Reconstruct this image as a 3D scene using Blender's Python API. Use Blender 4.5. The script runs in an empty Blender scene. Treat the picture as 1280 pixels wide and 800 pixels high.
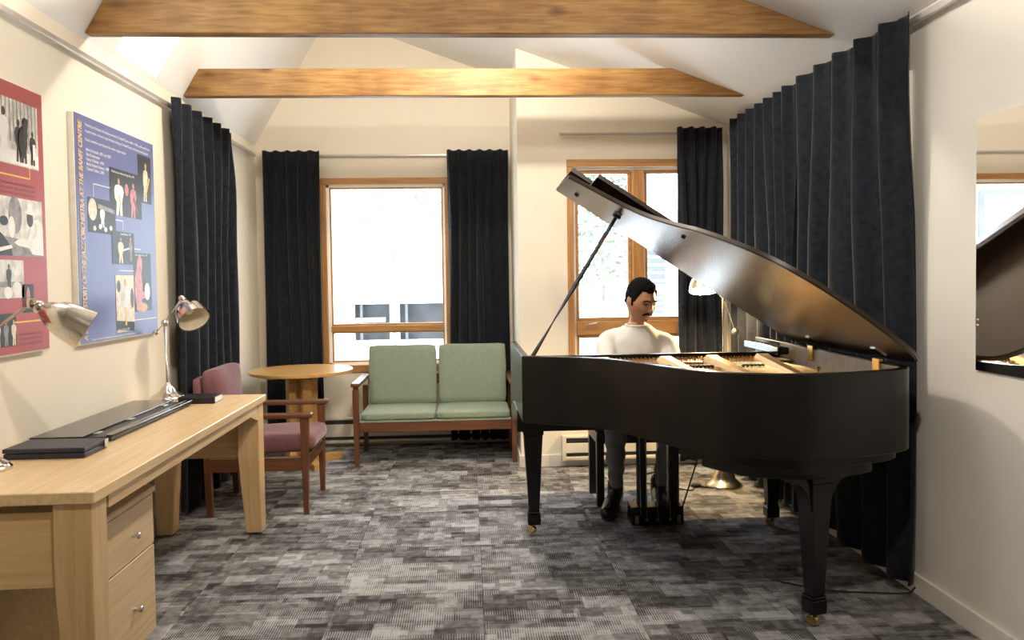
import bpy, bmesh, math, random
from mathutils import Vector, Matrix, noise as mnoise
R = math.radians
random.seed(7)
S = bpy.context.scene
COL = S.collection

# ------------------------------------------------------------------ camera
F_PX = 1011.23
cam_d = bpy.data.cameras.new('camera'); cam = bpy.data.objects.new('camera', cam_d); COL.objects.link(cam)
YAW, PITCH, ROLL = .0536, .0334, -.0144
right = Vector((math.cos(YAW), -math.sin(YAW), 0))
fwd = Vector((math.sin(YAW)*math.cos(PITCH), math.cos(YAW)*math.cos(PITCH), -math.sin(PITCH)))
up = right.cross(fwd)
r2 = math.cos(ROLL)*right + math.sin(ROLL)*up
u2 = -math.sin(ROLL)*right + math.cos(ROLL)*up
M = Matrix((r2, u2, -fwd)).transposed().to_4x4(); M.translation = (0, 0, 1.34)
cam.matrix_world = M
cam_d.sensor_fit = 'HORIZONTAL'; cam_d.sensor_width = 36; cam_d.lens = 36*F_PX/1280
cam_d.shift_y = -18/1280
cam_d.clip_start = .05; cam_d.clip_end = 200
S.camera = cam

# ------------------------------------------------------------------ world, exposure
w = bpy.data.worlds.new('overcast_sky'); S.world = w; w.use_nodes = True
bg = w.node_tree.nodes['Background']; bg.inputs[0].default_value = (.83, .915, 1.0, 1); bg.inputs[1].default_value = 9.5
S.view_settings.view_transform = 'Standard'; S.view_settings.look = 'None'
S.view_settings.exposure = 0.0; S.view_settings.gamma = 1.0; S.view_settings.use_curve_mapping = False
LAMP_W = 84.0          # ceiling globes
FLOOR_LAMP_W = 50.0
SPOT_K = 1.0

# ------------------------------------------------------------------ materials
MATS = {}
def newmat(name):
    m = bpy.data.materials.new(name); m.use_nodes = True
    nt = m.node_tree; b = nt.nodes['Principled BSDF']; MATS[name] = m
    return m, nt, b
def N(nt, t, **kw):
    n = nt.nodes.new(t)
    for k, v in kw.items(): setattr(n, k, v)
    return n
def c4(c): return (c[0], c[1], c[2], 1)
def plain(name, col, rough=.5, metal=0, spec=.5, var=.06, scale=30, coat=0, bump=0, sheen=0, coord='Object'):
    m, nt, b = newmat(name)
    b.inputs['Roughness'].default_value = rough; b.inputs['Metallic'].default_value = metal
    b.inputs['Specular IOR Level'].default_value = spec; b.inputs['Coat Weight'].default_value = coat
    if sheen:
        b.inputs['Sheen Weight'].default_value = sheen; b.inputs['Sheen Roughness'].default_value = .4
    tc = N(nt, 'ShaderNodeTexCoord'); nz = N(nt, 'ShaderNodeTexNoise'); nz.inputs['Scale'].default_value = scale; nz.inputs['Detail'].default_value = 4
    nt.links.new(tc.outputs[coord], nz.inputs['Vector'])
    cr = N(nt, 'ShaderNodeValToRGB')
    cr.color_ramp.elements[0].position = .3; cr.color_ramp.elements[1].position = .7
    cr.color_ramp.elements[0].color = c4([x*(1-var) for x in col]); cr.color_ramp.elements[1].color = c4([min(1, x*(1+var)) for x in col])
    nt.links.new(nz.outputs['Fac'], cr.inputs['Fac']); nt.links.new(cr.outputs['Color'], b.inputs['Base Color'])
    if bump:
        bp = N(nt, 'ShaderNodeBump'); bp.inputs['Strength'].default_value = bump; bp.inputs['Distance'].default_value = .002
        nt.links.new(nz.outputs['Fac'], bp.inputs['Height']); nt.links.new(bp.outputs['Normal'], b.inputs['Normal'])
    return m
def wood(name, c1, c2, rough=.4, axis='X', scale=6, knots=0, coat=0):
    m, nt, b = newmat(name)
    b.inputs['Roughness'].default_value = rough; b.inputs['Coat Weight'].default_value = coat
    tc = N(nt, 'ShaderNodeTexCoord'); mp = N(nt, 'ShaderNodeMapping')
    sc = {'X': (.08, 1, 1), 'Y': (1, .08, 1), 'Z': (1, 1, .08)}[axis]
    mp.inputs['Scale'].default_value = tuple((.085 if knots else .045) if q < .5 else 1 for q in sc)
    nt.links.new(tc.outputs['Object'], mp.inputs['Vector'])
    nz = N(nt, 'ShaderNodeTexNoise'); nz.inputs['Scale'].default_value = scale*15; nz.inputs['Detail'].default_value = 6; nz.inputs['Distortion'].default_value = .6
    nt.links.new(mp.outputs['Vector'], nz.inputs['Vector'])
    cr = N(nt, 'ShaderNodeValToRGB'); e = cr.color_ramp.elements
    e[0].position = .32; e[1].position = .68; e[0].color = c4(c1); e[1].color = c4(c2)
    nt.links.new(nz.outputs['Fac'], cr.inputs['Fac'])
    out = cr.outputs['Color']
    if knots:
        vo = N(nt, 'ShaderNodeTexVoronoi'); vo.inputs['Scale'].default_value = 4.5
        mp2 = N(nt, 'ShaderNodeMapping'); mp2.inputs['Scale'].default_value = (.55, 1, 1)
        nt.links.new(tc.outputs['Object'], mp2.inputs['Vector']); nt.links.new(mp2.outputs['Vector'], vo.inputs['Vector'])
        k = N(nt, 'ShaderNodeValToRGB'); k.color_ramp.elements[0].color = (.16, .08, .03, 1); k.color_ramp.elements[1].color = (1, 1, 1, 1)
        k.color_ramp.elements[0].position = .05; k.color_ramp.elements[1].position = .17
        nt.links.new(vo.outputs['Distance'], k.inputs['Fac'])
        n2 = N(nt, 'ShaderNodeTexNoise'); n2.inputs['Scale'].default_value = 3.2; n2.inputs['Detail'].default_value = 5
        nt.links.new(tc.outputs['Object'], n2.inputs['Vector'])
        k2 = N(nt, 'ShaderNodeValToRGB'); k2.color_ramp.elements[0].color = (.62, .55, .5, 1); k2.color_ramp.elements[1].color = (1.12, 1.12, 1.1, 1)
        k2.color_ramp.elements[0].position = .3; k2.color_ramp.elements[1].position = .6
        nt.links.new(n2.outputs['Fac'], k2.inputs['Fac'])
        x1 = N(nt, 'ShaderNodeMixRGB', blend_type='MULTIPLY'); x1.inputs[0].default_value = .8
        x2 = N(nt, 'ShaderNodeMixRGB', blend_type='MULTIPLY'); x2.inputs[0].default_value = .9
        nt.links.new(out, x1.inputs[1]); nt.links.new(k.outputs['Color'], x1.inputs[2])
        nt.links.new(x1.outputs[0], x2.inputs[1]); nt.links.new(k2.outputs['Color'], x2.inputs[2]); out = x2.outputs[0]
    nt.links.new(out, b.inputs['Base Color'])
    bp = N(nt, 'ShaderNodeBump'); bp.inputs['Strength'].default_value = .12; bp.inputs['Distance'].default_value = .002
    nt.links.new(nz.outputs['Fac'], bp.inputs['Height']); nt.links.new(bp.outputs['Normal'], b.inputs['Normal'])
    return m
def emit(name, col, strength):
    m, nt, b = newmat(name)
    b.inputs['Base Color'].default_value = c4(col); b.inputs['Emission Color'].default_value = c4(col); b.inputs['Emission Strength'].default_value = strength
    return m
def glass(name, rough=.0, tint=(.97, .985, .98)):
    m, nt, b = newmat(name); nt.nodes.remove(b)
    o = nt.nodes['Material Output']
    t = N(nt, 'ShaderNodeBsdfTransparent'); t.inputs[0].default_value = c4(tint)
    g = N(nt, 'ShaderNodeBsdfGlossy'); g.inputs['Roughness'].default_value = .02
    lq = N(nt, 'ShaderNodeLayerWeight'); pw = N(nt, 'ShaderNodeMath', operation='POWER'); pw.inputs[1].default_value = 5
    nt.links.new(lq.outputs['Facing'], pw.inputs[0])
    lw = N(nt, 'ShaderNodeMath', operation='MULTIPLY_ADD'); lw.inputs[1].default_value = .85; lw.inputs[2].default_value = .025
    nt.links.new(pw.outputs[0], lw.inputs[0])
    mx = N(nt, 'ShaderNodeMixShader')
    nt.links.new(lw.outputs[0], mx.inputs[0]); nt.links.new(t.outputs[0], mx.inputs[1]); nt.links.new(g.outputs[0], mx.inputs[2]); nt.links.new(mx.outputs[0], o.inputs[0])
    return m
def fabric(name, col, col2, scale=350, rough=.9, sheen=.3, coarse=9):
    m, nt, b = newmat(name)
    b.inputs['Roughness'].default_value = rough; b.inputs['Specular IOR Level'].default_value = .15
    b.inputs['Sheen Weight'].default_value = sheen; b.inputs['Sheen Roughness'].default_value = .35
    tc = N(nt, 'ShaderNodeTexCoord'); nz = N(nt, 'ShaderNodeTexNoise'); nz.inputs['Scale'].default_value = scale; nz.inputs['Detail'].default_value = 2
    nz2 = N(nt, 'ShaderNodeTexNoise'); nz2.inputs['Scale'].default_value = coarse
    nt.links.new(tc.outputs['Object'], nz.inputs['Vector']); nt.links.new(tc.outputs['Object'], nz2.inputs['Vector'])
    ad = N(nt, 'ShaderNodeMath', operation='ADD'); nt.links.new(nz.outputs['Fac'], ad.inputs[0]); nt.links.new(nz2.outputs['Fac'], ad.inputs[1])
    ml = N(nt, 'ShaderNodeMath', operation='MULTIPLY'); ml.inputs[1].default_value = .5; nt.links.new(ad.outputs[0], ml.inputs[0])
    cr = N(nt, 'ShaderNodeValToRGB'); cr.color_ramp.elements[0].position = .38; cr.color_ramp.elements[1].position = .62
    cr.color_ramp.elements[0].color = c4(col); cr.color_ramp.elements[1].color = c4(col2)
    nt.links.new(ml.outputs[0], cr.inputs['Fac']); nt.links.new(cr.outputs['Color'], b.inputs['Base Color'])
    bp = N(nt, 'ShaderNodeBump'); bp.inputs['Strength'].default_value = .25; bp.inputs['Distance'].default_value = .001
    nt.links.new(nz.outputs['Fac'], bp.inputs['Height']); nt.links.new(bp.outputs['Normal'], b.inputs['Normal'])
    return m
def carpet():
    m, nt, b = newmat('carpet')
    b.inputs['Roughness'].default_value = .95; b.inputs['Specular IOR Level'].default_value = .1
    tc = N(nt, 'ShaderNodeTexCoord'); oi = N(nt, 'ShaderNodeObjectInfo')
    cx = N(nt, 'ShaderNodeVectorMath', operation='SCALE'); cx.inputs[0].default_value = (37.3, 91.7, 0)
    nt.links.new(oi.outputs['Random'], cx.inputs['Scale'])
    ad = N(nt, 'ShaderNodeVectorMath', operation='ADD'); nt.links.new(tc.outputs['Object'], ad.inputs[0]); nt.links.new(cx.outputs[0], ad.inputs[1])
    def bricks(wd, h, off, sq, freq, dx):
        mp = N(nt, 'ShaderNodeVectorMath', operation='ADD'); mp.inputs[1].default_value = (dx, dx*1.7, 0)
        nt.links.new(ad.outputs[0], mp.inputs[0])
        t = N(nt, 'ShaderNodeTexBrick'); t.offset = off; t.squash = sq; t.squash_frequency = freq; t.offset_frequency = 2
        t.inputs['Color1'].default_value = (0, 0, 0, 1); t.inputs['Color2'].default_value = (1, 1, 1, 1); t.inputs['Mortar'].default_value = (.5, .5, .5, 1)
        t.inputs['Scale'].default_value = 1; t.inputs['Mortar Size'].default_value = 0; t.inputs['Brick Width'].default_value = wd; t.inputs['Row Height'].default_value = h
        nt.links.new(mp.outputs[0], t.inputs['Vector']); return t.outputs['Color']
    a1 = bricks(.17, .085, .37, 1.6, 3, 0); a2 = bricks(.09, .041, .61, .6, 2, 3.3); a3 = bricks(.24, .12, .43, .5, 2, 7.1)
    def mix(x, y, f):
        q = N(nt, 'ShaderNodeMixRGB'); q.inputs[0].default_value = f; nt.links.new(x, q.inputs[1]); nt.links.new(y, q.inputs[2]); return q.outputs[0]
    v = mix(mix(a1, a2, .45), a3, .33)
    # mottling and stripes
    nz = N(nt, 'ShaderNodeTexNoise'); nz.inputs['Scale'].default_value = 28; nz.inputs['Detail'].default_value = 6; nt.links.new(ad.outputs[0], nz.inputs['Vector'])
    v2 = mix(v, nz.outputs['Fac'], .36)
    wv = N(nt, 'ShaderNodeTexWave', wave_type='BANDS', bands_direction='X'); wv.inputs['Scale'].default_value = 33; wv.inputs['Distortion'].default_value = .25; wv.inputs['Detail'].default_value = 1; wv.inputs['Detail Scale'].default_value = 4
    nt.links.new(ad.outputs[0], wv.inputs['Vector'])
    gt = N(nt, 'ShaderNodeMath', operation='GREATER_THAN'); gt.inputs[1].default_value = .52
    a4 = bricks(.13, .066, .29, 1.4, 2, 11.9)
    a4m = mix(a4, a1, .4)
    nt.links.new(a4m, gt.inputs[0])
    st = N(nt, 'ShaderNodeMixRGB', blend_type='OVERLAY'); sm = N(nt, 'ShaderNodeMath', operation='MULTIPLY'); sm.inputs[1].default_value = .32
    nt.links.new(gt.outputs[0], sm.inputs[0]); nt.links.new(sm.outputs[0], st.inputs[0]); nt.links.new(v2, st.inputs[1]); nt.links.new(wv.outputs['Color'], st.inputs[2])
    cr = N(nt, 'ShaderNodeValToRGB'); e = cr.color_ramp.elements
    e[0].position = .26; e[0].color = (.05, .047, .047, 1); e[1].position = .74; e[1].color = (.50, .50, .51, 1)
    e2 = e.new(.42); e2.color = (.145, .14, .138, 1); e3 = e.new(.58); e3.color = (.28, .275, .275, 1)
    nt.links.new(st.outputs[0], cr.inputs['Fac']); nt.links.new(cr.outputs['Color'], b.inputs['Base Color'])
    f = N(nt, 'ShaderNodeTexNoise'); f.inputs['Scale'].default_value = 600; nt.links.new(tc.outputs['Object'], f.inputs['Vector'])
    bp = N(nt, 'ShaderNodeBump'); bp.inputs['Strength'].default_value = .5; bp.inputs['Distance'].default_value = .003
    nt.links.new(f.outputs['Fac'], bp.inputs['Height']); nt.links.new(bp.outputs['Normal'], b.inputs['Normal'])
    return m

carpet()
plain('wall_paint', (.86, .79, .655), .75, spec=.25, var=.025, scale=2.2, bump=.05)
plain('wall_paint_right', (.84, .80, .725), .75, spec=.25, var=.03, scale=2.0, bump=.05)
plain('ceiling_paint', (.85, .83, .80), .8, spec=.2, var=.02, scale=2)
plain('white_trim', (.86, .83, .76), .5, var=.02)
plain('heater_cream', (.80, .74, .62), .45, var=.03)
plain('slot_dark', (.06, .055, .05), .7)
wood('beam_fir', (.235, .108, .028), (.40, .225, .070), .55, 'X', 4, knots=1)
wood('frame_fir', (.36, .165, .048), (.53, .27, .09), .4, 'X', 5)
wood('frame_fir_v', (.36, .165, .048), (.53, .27, .09), .4, 'Z', 5)
wood('maple_y', (.67, .46, .235), (.79, .585, .335), .38, 'Y', 4, coat=.15)
wood('maple_z', (.62, .40, .185), (.74, .52, .27), .4, 'Z', 4, coat=.15)
wood('maple_x', (.62, .40, .185), (.74, .52, .27), .4, 'X', 4, coat=.15)
wood('table_oak', (.58, .31, .09), (.72, .43, .15), .3, 'X', 5, coat=.3)
wood('teak_x', (.10, .036, .014), (.18, .068, .026), .35, 'X', 6, coat=.2)
wood('teak_z', (.10, .036, .014), (.18, .068, .026), .35, 'Z', 6, coat=.2)
wood('teak_y', (.10, .036, .014), (.18, .068, .026), .35, 'Y', 6, coat=.2)
fabric('curtain_cloth', (.0085, .0105, .0150), (.019, .0225, .031), 420, sheen=.2, coarse=30)
fabric('green_cloth', (.262, .315, .236), (.305, .36, .268), 300, sheen=.2, coarse=40)
fabric('rose_cloth', (.175, .078, .09), (.25, .12, .13), 260, sheen=.35, coarse=9)
plain('piano_black', (.0075, .0073, .0070), .26, spec=.36, var=.15, scale=60)
plain('piano_lid', (.034, .020, .011), .27, spec=.85, var=.12, scale=60)  # brown base stands in for warm reflections on the black lacquer
plain('matte_black', (.012, .012, .013), .6)
plain('satin_black', (.014, .014, .015), .35)
plain('gloss_black', (.012, .013, .015), .12, spec=.6)
plain('gold_plate', (.60, .36, .13), .42, metal=.7, var=.06)
wood('pin_block', (.22, .085, .03), (.33, .14, .05), .4, 'X', 5)
plain('inner_rim_sheen', (.32, .29, .26), .25, var=.1)  # light grey paints in the grazing reflection on the black inner rim
wood('soundboard', (.50, .26, .09), (.62, .35, .13), .4, 'Y', 5)
plain('brass', (.80, .57, .22), .22, metal=1, var=.06)
plain('nickel', (.74, .70, .64), .13, metal=1, var=.04)
plain('lamp_brass', (.80, .70, .50), .26, metal=1, var=.05)
plain('steel', (.62, .61, .60), .28, metal=1, var=.05)
plain('rail_grey', (.55, .53, .50), .35, metal=.6, var=.05)
plain('ivory', (.86, .84, .77), .3)
plain('shade_inner', (.80, .74, .60), .5)
plain('bulb_glass', (.85, .80, .68), .25)
emit('bulb_lit', (1, .80, .42), 60)
emit('globe_lit', (1, .86, .66), 8)
glass('window_glass')
plain('mirror_silver', (.93, .93, .92), .005, metal=1, var=.0)
plain('navy_board', (.018, .020, .038), .42)
plain('paper_white', (.86, .85, .83), .7)
plain('poster_board', (.78, .74, .66), .7)
plain('poster_red', (.42, .075, .075), .38, var=.03)
plain('poster_blue', (.125, .145, .345), .36, var=.03)
plain('print_black', (.016, .014, .015), .4)
plain('print_dark', (.045, .035, .035), .4)
plain('print_grey', (.26, .24, .23), .4, var=.5, scale=25)
plain('print_light', (.66, .63, .58), .4, var=.35, scale=22)
plain('print_white', (.84, .82, .78), .4)
plain('print_cream', (.74, .62, .46), .4, var=.25, scale=40)
plain('print_skin', (.60, .30, .19), .4, var=.2, scale=60)
plain('print_pink', (.56, .20, .22), .4, var=.3, scale=50)
plain('print_yellow', (.85, .50, .09), .4)
plain('print_darkred', (.22, .035, .04), .4)
plain('skin', (.42, .215, .118), .48, var=.08, scale=40)
plain('hair_black', (.0075, .006, .006), .9, spec=.12, var=.5, scale=160, bump=.6)
plain('lip', (.33, .125, .095), .45)
plain('eye_white', (.55, .50, .45), .3)
plain('iris', (.02, .012, .008), .2)
fabric('shirt_white', (.76, .73, .68), (.84, .82, .78), 300, sheen=.1, coarse=20)
fabric('trouser_grey', (.15, .16, .185), (.22, .235, .26), 260, sheen=.2, coarse=25)
plain('shoe_leather', (.018, .014, .013), .22)
plain('snow', (.86, .88, .90), .8, scale=1.5)
plain('siding_white', (.90, .91, .92), .8, var=.03, scale=1)
plain('siding_grey', (.12, .125, .135), .8, var=.1, scale=2)
plain('opening_grey', (.05, .05, .052), .8, var=.35, scale=3)
plain('bark', (.26, .25, .23), .9, var=.3, scale=8)
plain('leaf', (.10, .13, .08), .7, var=.3, scale=2)
plain('leaf_pale', (.15, .175, .12), .7, var=.3, scale=2)

# ------------------------------------------------------------------ geometry helpers
def tobm(verts, faces):
    bm = bmesh.new(); vs = [bm.verts.new(v) for v in verts]
    for f in faces:
        try: bm.faces.new([vs[i] for i in f])
        except ValueError: pass
    return bm
def add(bm, verts, faces):
    vs = [bm.verts.new(v) for v in verts]
    for f in faces:
        try: bm.faces.new([vs[i] for i in f])
        except ValueError: pass
    return vs
def box(x0, x1, y0, y1, z0, z1, bev=0, seg=2, bm=None, rot=None):
    """box; rot = (axis, degrees, pivot)"""
    b = bmesh.new()
    vs = [b.verts.new((x, y, z)) for x in (x0, x1) for y in (y0, y1) for z in (z0, z1)]
    for f in ((0, 1, 3, 2), (4, 6, 7, 5), (0, 4, 5, 1), (2, 3, 7, 6), (0, 2, 6, 4), (1, 5, 7, 3)): b.faces.new([vs[i] for i in f])
    if bev: bmesh.ops.bevel(b, geom=list(b.edges), offset=bev, segments=seg, profile=.5, affect='EDGES')
    if rot:
        bmesh.ops.rotate(b, verts=list(b.verts), cent=rot[2], matrix=Matrix.Rotation(R(rot[1]), 3, rot[0]))
    return merge(bm, b)
def merge(bm, b):
    if bm is None: return b
    me = bpy.data.meshes.new('tmp'); b.to_mesh(me); bm.from_mesh(me); bpy.data.meshes.remove(me); b.free()
    return bm
def frame(d):
    d = Vector(d).normalized(); a = Vector((0, 0, 1)) if abs(d.z) < .95 else Vector((1, 0, 0))
    u = d.cross(a).normalized(); return u, d.cross(u).normalized() * -1, d
def tube(pts, rad, n=10, bm=None, flat=1.0, cap=True, updir=None):
    """tube through points, rad = number or list; flat scales the second axis"""
    b = bmesh.new(); pts = [Vector(p) for p in pts]
    rs = rad if isinstance(rad, (list, tuple)) else [rad]*len(pts)
    rings = []; prev = None
    for i, p in enumerate(pts):
        d = (pts[min(i+1, len(pts)-1)] - pts[max(i-1, 0)]).normalized()
        if prev is None:
            u, v, _ = frame(d)
            if updir is not None:
                u = d.cross(Vector(updir)).normalized(); v = u.cross(d).normalized()
        else:
            u = (prev - d*prev.dot(d)).normalized(); v = d.cross(u).normalized()
        prev = u
        rings.append([b.verts.new(p + (u*math.cos(2*math.pi*k/n) + v*math.sin(2*math.pi*k/n)*flat)*rs[i]) for k in range(n)])
    for a, c in zip(rings, rings[1:]):
        for k in range(n): b.faces.new((a[k], a[(k+1) % n], c[(k+1) % n], c[k]))
    if cap:
        b.faces.new(rings[0][::-1]); b.faces.new(rings[-1])
    bmesh.ops.recalc_face_normals(b, faces=list(b.faces))
    return merge(bm, b)
def lathe(profile, origin=(0, 0, 0), axis=(0, 0, 1), n=24, bm=None, cap=True):
    """profile: list of (r, h) along the axis"""
    b = bmesh.new(); o = Vector(origin); u, v, d = frame(axis)
    rings = []
    for r, h in profile:
        if r < 1e-5: rings.append([b.verts.new(o + d*h)])
        else: rings.append([b.verts.new(o + d*h + (u*math.cos(2*math.pi*k/n) + v*math.sin(2*math.pi*k/n))*r) for k in range(n)])
    for a, c in zip(rings, rings[1:]):
        if len(a) == 1 and len(c) == 1: continue
        for k in range(n):
            if len(a) == 1: b.faces.new((a[0], c[k], c[(k+1) % n]))
            elif len(c) == 1: b.faces.new((a[k], a[(k+1) % n], c[0]))
            else: b.faces.new((a[k], a[(k+1) % n], c[(k+1) % n], c[k]))
    if cap:
        if len(rings[0]) > 1: b.faces.new(rings[0][::-1])
        if len(rings[-1]) > 1: b.faces.new(rings[-1])
    bmesh.ops.recalc_face_normals(b, faces=list(b.faces))
    return merge(bm, b)
def prism(poly, z0, z1, bm=None, bev=0, seg=2):
    """poly in XY extruded z0..z1"""
    b = bmesh.new(); n = len(poly)
    lo = [b.verts.new((p[0], p[1], z0)) for p in poly]; hi = [b.verts.new((p[0], p[1], z1)) for p in poly]
    b.faces.new(lo[::-1]); b.faces.new(hi)
    for i in range(n): b.faces.new((lo[i], lo[(i+1) % n], hi[(i+1) % n], hi[i]))
    bmesh.ops.recalc_face_normals(b, faces=list(b.faces))
    if bev:
        ed = [e for e in b.edges if abs(e.verts[0].co.z - e.verts[1].co.z) < 1e-6]
        bmesh.ops.bevel(b, geom=ed, offset=bev, segments=seg, profile=.5, affect='EDGES')
    return merge(bm, b)
def ngon_map(poly, fn, th_fn, bm=None):
    b = bmesh.new(); n = len(poly)
    lo = [b.verts.new(fn(p)) for p in poly]; hi = [b.verts.new(th_fn(p)) for p in poly]
    b.faces.new(lo[::-1]); b.faces.new(hi)
    for i in range(n): b.faces.new((lo[i], lo[(i+1) % n], hi[(i+1) % n], hi[i]))
    bmesh.ops.recalc_face_normals(b, faces=list(b.faces))
    return merge(bm, b)
def ellipsoid(c, r, bm=None, nu=20, nv=14, rot=None):
    b = bmesh.new(); bmesh.ops.create_uvsphere(b, u_segments=nu, v_segments=nv, radius=1)
    for v in b.verts:
        p = Vector((v.co.x*r[0], v.co.y*r[1], v.co.z*r[2]))
        if rot is not None: p = rot @ p
        v.co = p + Vector(c)
    return merge(bm, b)
def catmull(pts, n=6, closed=False):
    out = []; P = [Vector(p) for p in pts]; L = len(P)
    rng = range(L if closed else L-1)
    for i in rng:
        p0 = P[(i-1) % L] if closed or i > 0 else P[0]; p1 = P[i]; p2 = P[(i+1) % L]; p3 = P[(i+2) % L] if closed or i+2 < L else P[-1]
        for k in range(n):
            t = k/n
            out.append(.5*((2*p1) + (p2-p0)*t + (2*p0-5*p1+4*p2-p3)*t*t + (3*p1-p0-3*p2+p3)*t**3))
    if not closed: out.append(P[-1])
    return out
def mesh_of(bm, name, smooth=None):
    me = bpy.data.meshes.new(name); bm.to_mesh(me); bm.free()
    if smooth is not None:
        for p in me.polygons: p.use_smooth = True
        if smooth < 180:
            try: me.set_sharp_from_angle(angle=R(smooth))
            except Exception: pass
    return me
ORG = {}
def root_of(o):
    while o.parent: o = o.parent
    return o
def part(name, bm, mat, parent, smooth=None, world=True, label=None):
    if world:
        bmesh.ops.translate(bm, verts=list(bm.verts), vec=-root_of(parent).location)
    me = mesh_of(bm, name, smooth); me.materials.append(MATS[mat])
    o = bpy.data.objects.new(name, me); COL.objects.link(o); o.parent = parent
    if label: o['label'] = label
    return o
def thing(name, label, cat, loc=(0, 0, 0), group=None, rz=0):
    o = bpy.data.objects.new(name, None); COL.objects.link(o); o.location = loc; o.empty_display_size = .1
    o.rotation_euler = (0, 0, R(rz))
    o['label'] = label; o['category'] = cat
    if group: o['group'] = group
    return o
def single(name, bm, mat, label, cat, loc=(0, 0, 0), smooth=None, group=None):
    bmesh.ops.translate(bm, verts=list(bm.verts), vec=-Vector(loc))
    me = mesh_of(bm, name, smooth); me.materials.append(MATS[mat])
    o = bpy.data.objects.new(name, me); COL.objects.link(o); o.location = loc
    o['label'] = label; o['category'] = cat
    if group: o['group'] = group
    return o
def struct(name, bm, mat, smooth=None, label=None):
    me = mesh_of(bm, name, smooth); me.materials.append(MATS[mat])
    o = bpy.data.objects.new(name, me); COL.objects.link(o); o['kind'] = 'structure'
    if label: o['label'] = label
    return o
def structroot(name, loc, label):
    o = bpy.data.objects.new(name, None); COL.objects.link(o); o.location = loc; o['kind'] = 'structure'; o['label'] = label
    return o

# ------------------------------------------------------------------ room
XL, XR, DR, DL, XC = -1.69, 1.856, 5.70, 6.62, .357
YB = -1.6
ZEL, ZER = 2.435, 2.405
SL, SR = 1.70, .363
XRIDGE = -1.081; ZRIDGE = ZEL + SL*(XRIDGE-XL)

# floor: slab with carpet tiles
b = box(XL-.15, XR+.15, YB-.15, DL+.15, -.12, -.006)
floor = struct('floor', b, 'matte_black', label='grey patterned carpet tile floor of the music room')
T = .61; tx0, ty0 = .04, 3.434
def tile_mesh(wx, wy):
    bm = box(-wx/2, wx/2, -wy/2, wy/2, -.006, 0, 0)
    top = [e for e in bm.edges if all(abs(v.co.z) < 1e-6 for v in e.verts)]
    bmesh.ops.bevel(bm, geom=top, offset=.0015, segments=1, affect='EDGES')
    me = mesh_of(bm, 'carpet_tile'); me.materials.append(MATS['carpet']); return me
cache = {}
i0 = math.floor((XL-tx0)/T); i1 = math.ceil((XR-tx0)/T); j0 = math.floor((YB-ty0)/T); j1 = math.ceil((DL-ty0)/T)
for i in range(i0, i1):
    for j in range(j0, j1):
        x0 = max(tx0+i*T, XL); x1 = min(tx0+(i+1)*T, XR); y0 = max(ty0+j*T, YB); y1 = min(ty0+(j+1)*T, DL)
        if x0 >= XC and y0 >= DR: continue
        if x1-x0 < .01 or y1-y0 < .01: continue
        if y1 < 1.2: continue
        key = (round(x1-x0, 3), round(y1-y0, 3))
        if key not in cache: cache[key] = tile_mesh(x1-x0-.001, y1-y0-.001)
        o = bpy.data.objects.new('carpet_tile', cache[key]); COL.objects.link(o); o.location = ((x0+x1)/2, (y0+y1)/2, 0); o.parent = floor
b = box(XL, XR, YB, ty0+math.ceil((1.2-T-ty0)/T)*T+.6, -.006, -.0005)
struct_rest = part('carpet_field', b, 'carpet', floor, world=False)

# walls
def wall_with_opening(x0, x1, y0, y1, z0, z1, ox0, ox1, oz0, oz1):
    bm = box(x0, ox0, y0, y1, z0, z1)
    box(ox1, x1, y0, y1, z0, z1, bm=bm); box(ox0, ox1, y0, y1, z0, oz0, bm=bm); box(ox0, ox1, y0, y1, oz1, z1, bm=bm)
    return bm
b = box(XL-.15, XL, YB, DL, -.1, ZEL)
struct('wall_left', b, 'wall_paint')
b = box(XR, XR+.15, YB, DR, -.1, ZER+.02)
struct('wall_right', b, 'wall_paint_right')
W1 = (-1.18, -.135, .597, 2.168)
b = wall_with_opening(XL-.15, XC+.02, DL, DL+.15, -.1, 3.62, W1[0]+.04, W1[1]-.04, W1[2]+.04, W1[3]-.04)
struct('wall_alcove', b, 'wall_paint')
W2 = (.703, 1.73, .52, 2.17)
b = wall_with_opening(XC, XR+.15, DR, DR+.15, -.1, 3.3, W2[0]+.04, W2[1]-.04, W2[2]+.04, W2[3]-.04)
box(XC, XC+.15, DR+.15, DL+.15, -.1, 3.3, bm=b)
struct('wall_back', b, 'wall_paint')
b = box(XL-.15, XR+.15, YB-.15, YB, -.1, 3.62)
struct('wall_front', b, 'wall_paint')

# ceiling
SKY = [(2.76, 3.30), (4.02, 4.56)]
sl_len = math.hypot(XRIDGE-XL, ZRIDGE-ZEL); sd = Vector(((XRIDGE-XL)/sl_len, 0, (ZRIDGE-ZEL)/sl_len)); sn = Vector((-sd.z, 0, sd.x))
def slope_slab(bm, y0, y1, s0, s1, th=.14):
    base = Vector((XL, 0, ZEL)); v = []
    for s in (s0, s1):
        for y in (y0, y1):
            for t in (0, th):
                p = base + sd*s + sn*t; v.append((p.x, y, p.z))
    add(bm, v, [(0, 1, 3, 2), (4, 6, 7, 5), (0, 4, 5, 1), (2, 3, 7, 6), (0, 2, 6, 4), (1, 5, 7, 3)])
SK0, SK1 = .022, .72
bm = bmesh.new()
ys = [YB, SKY[0][0], SKY[0][1], SKY[1][0], SKY[1][1], DL+.15]
for a, c in ((0, 1), (2, 3), (4, 5)): slope_slab(bm, ys[a], ys[c], -.12 if a >= 0 else 0, sl_len+.05)
for a, c in SKY:
    slope_slab(bm, a, c, -.12, SK0); slope_slab(bm, a, c, SK1, sl_len+.05)
bmesh.ops.recalc_face_normals(bm, faces=list(bm.faces))
struct('ceiling_left', bm, 'ceiling_paint')
bm = bmesh.new()
v = []
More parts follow.
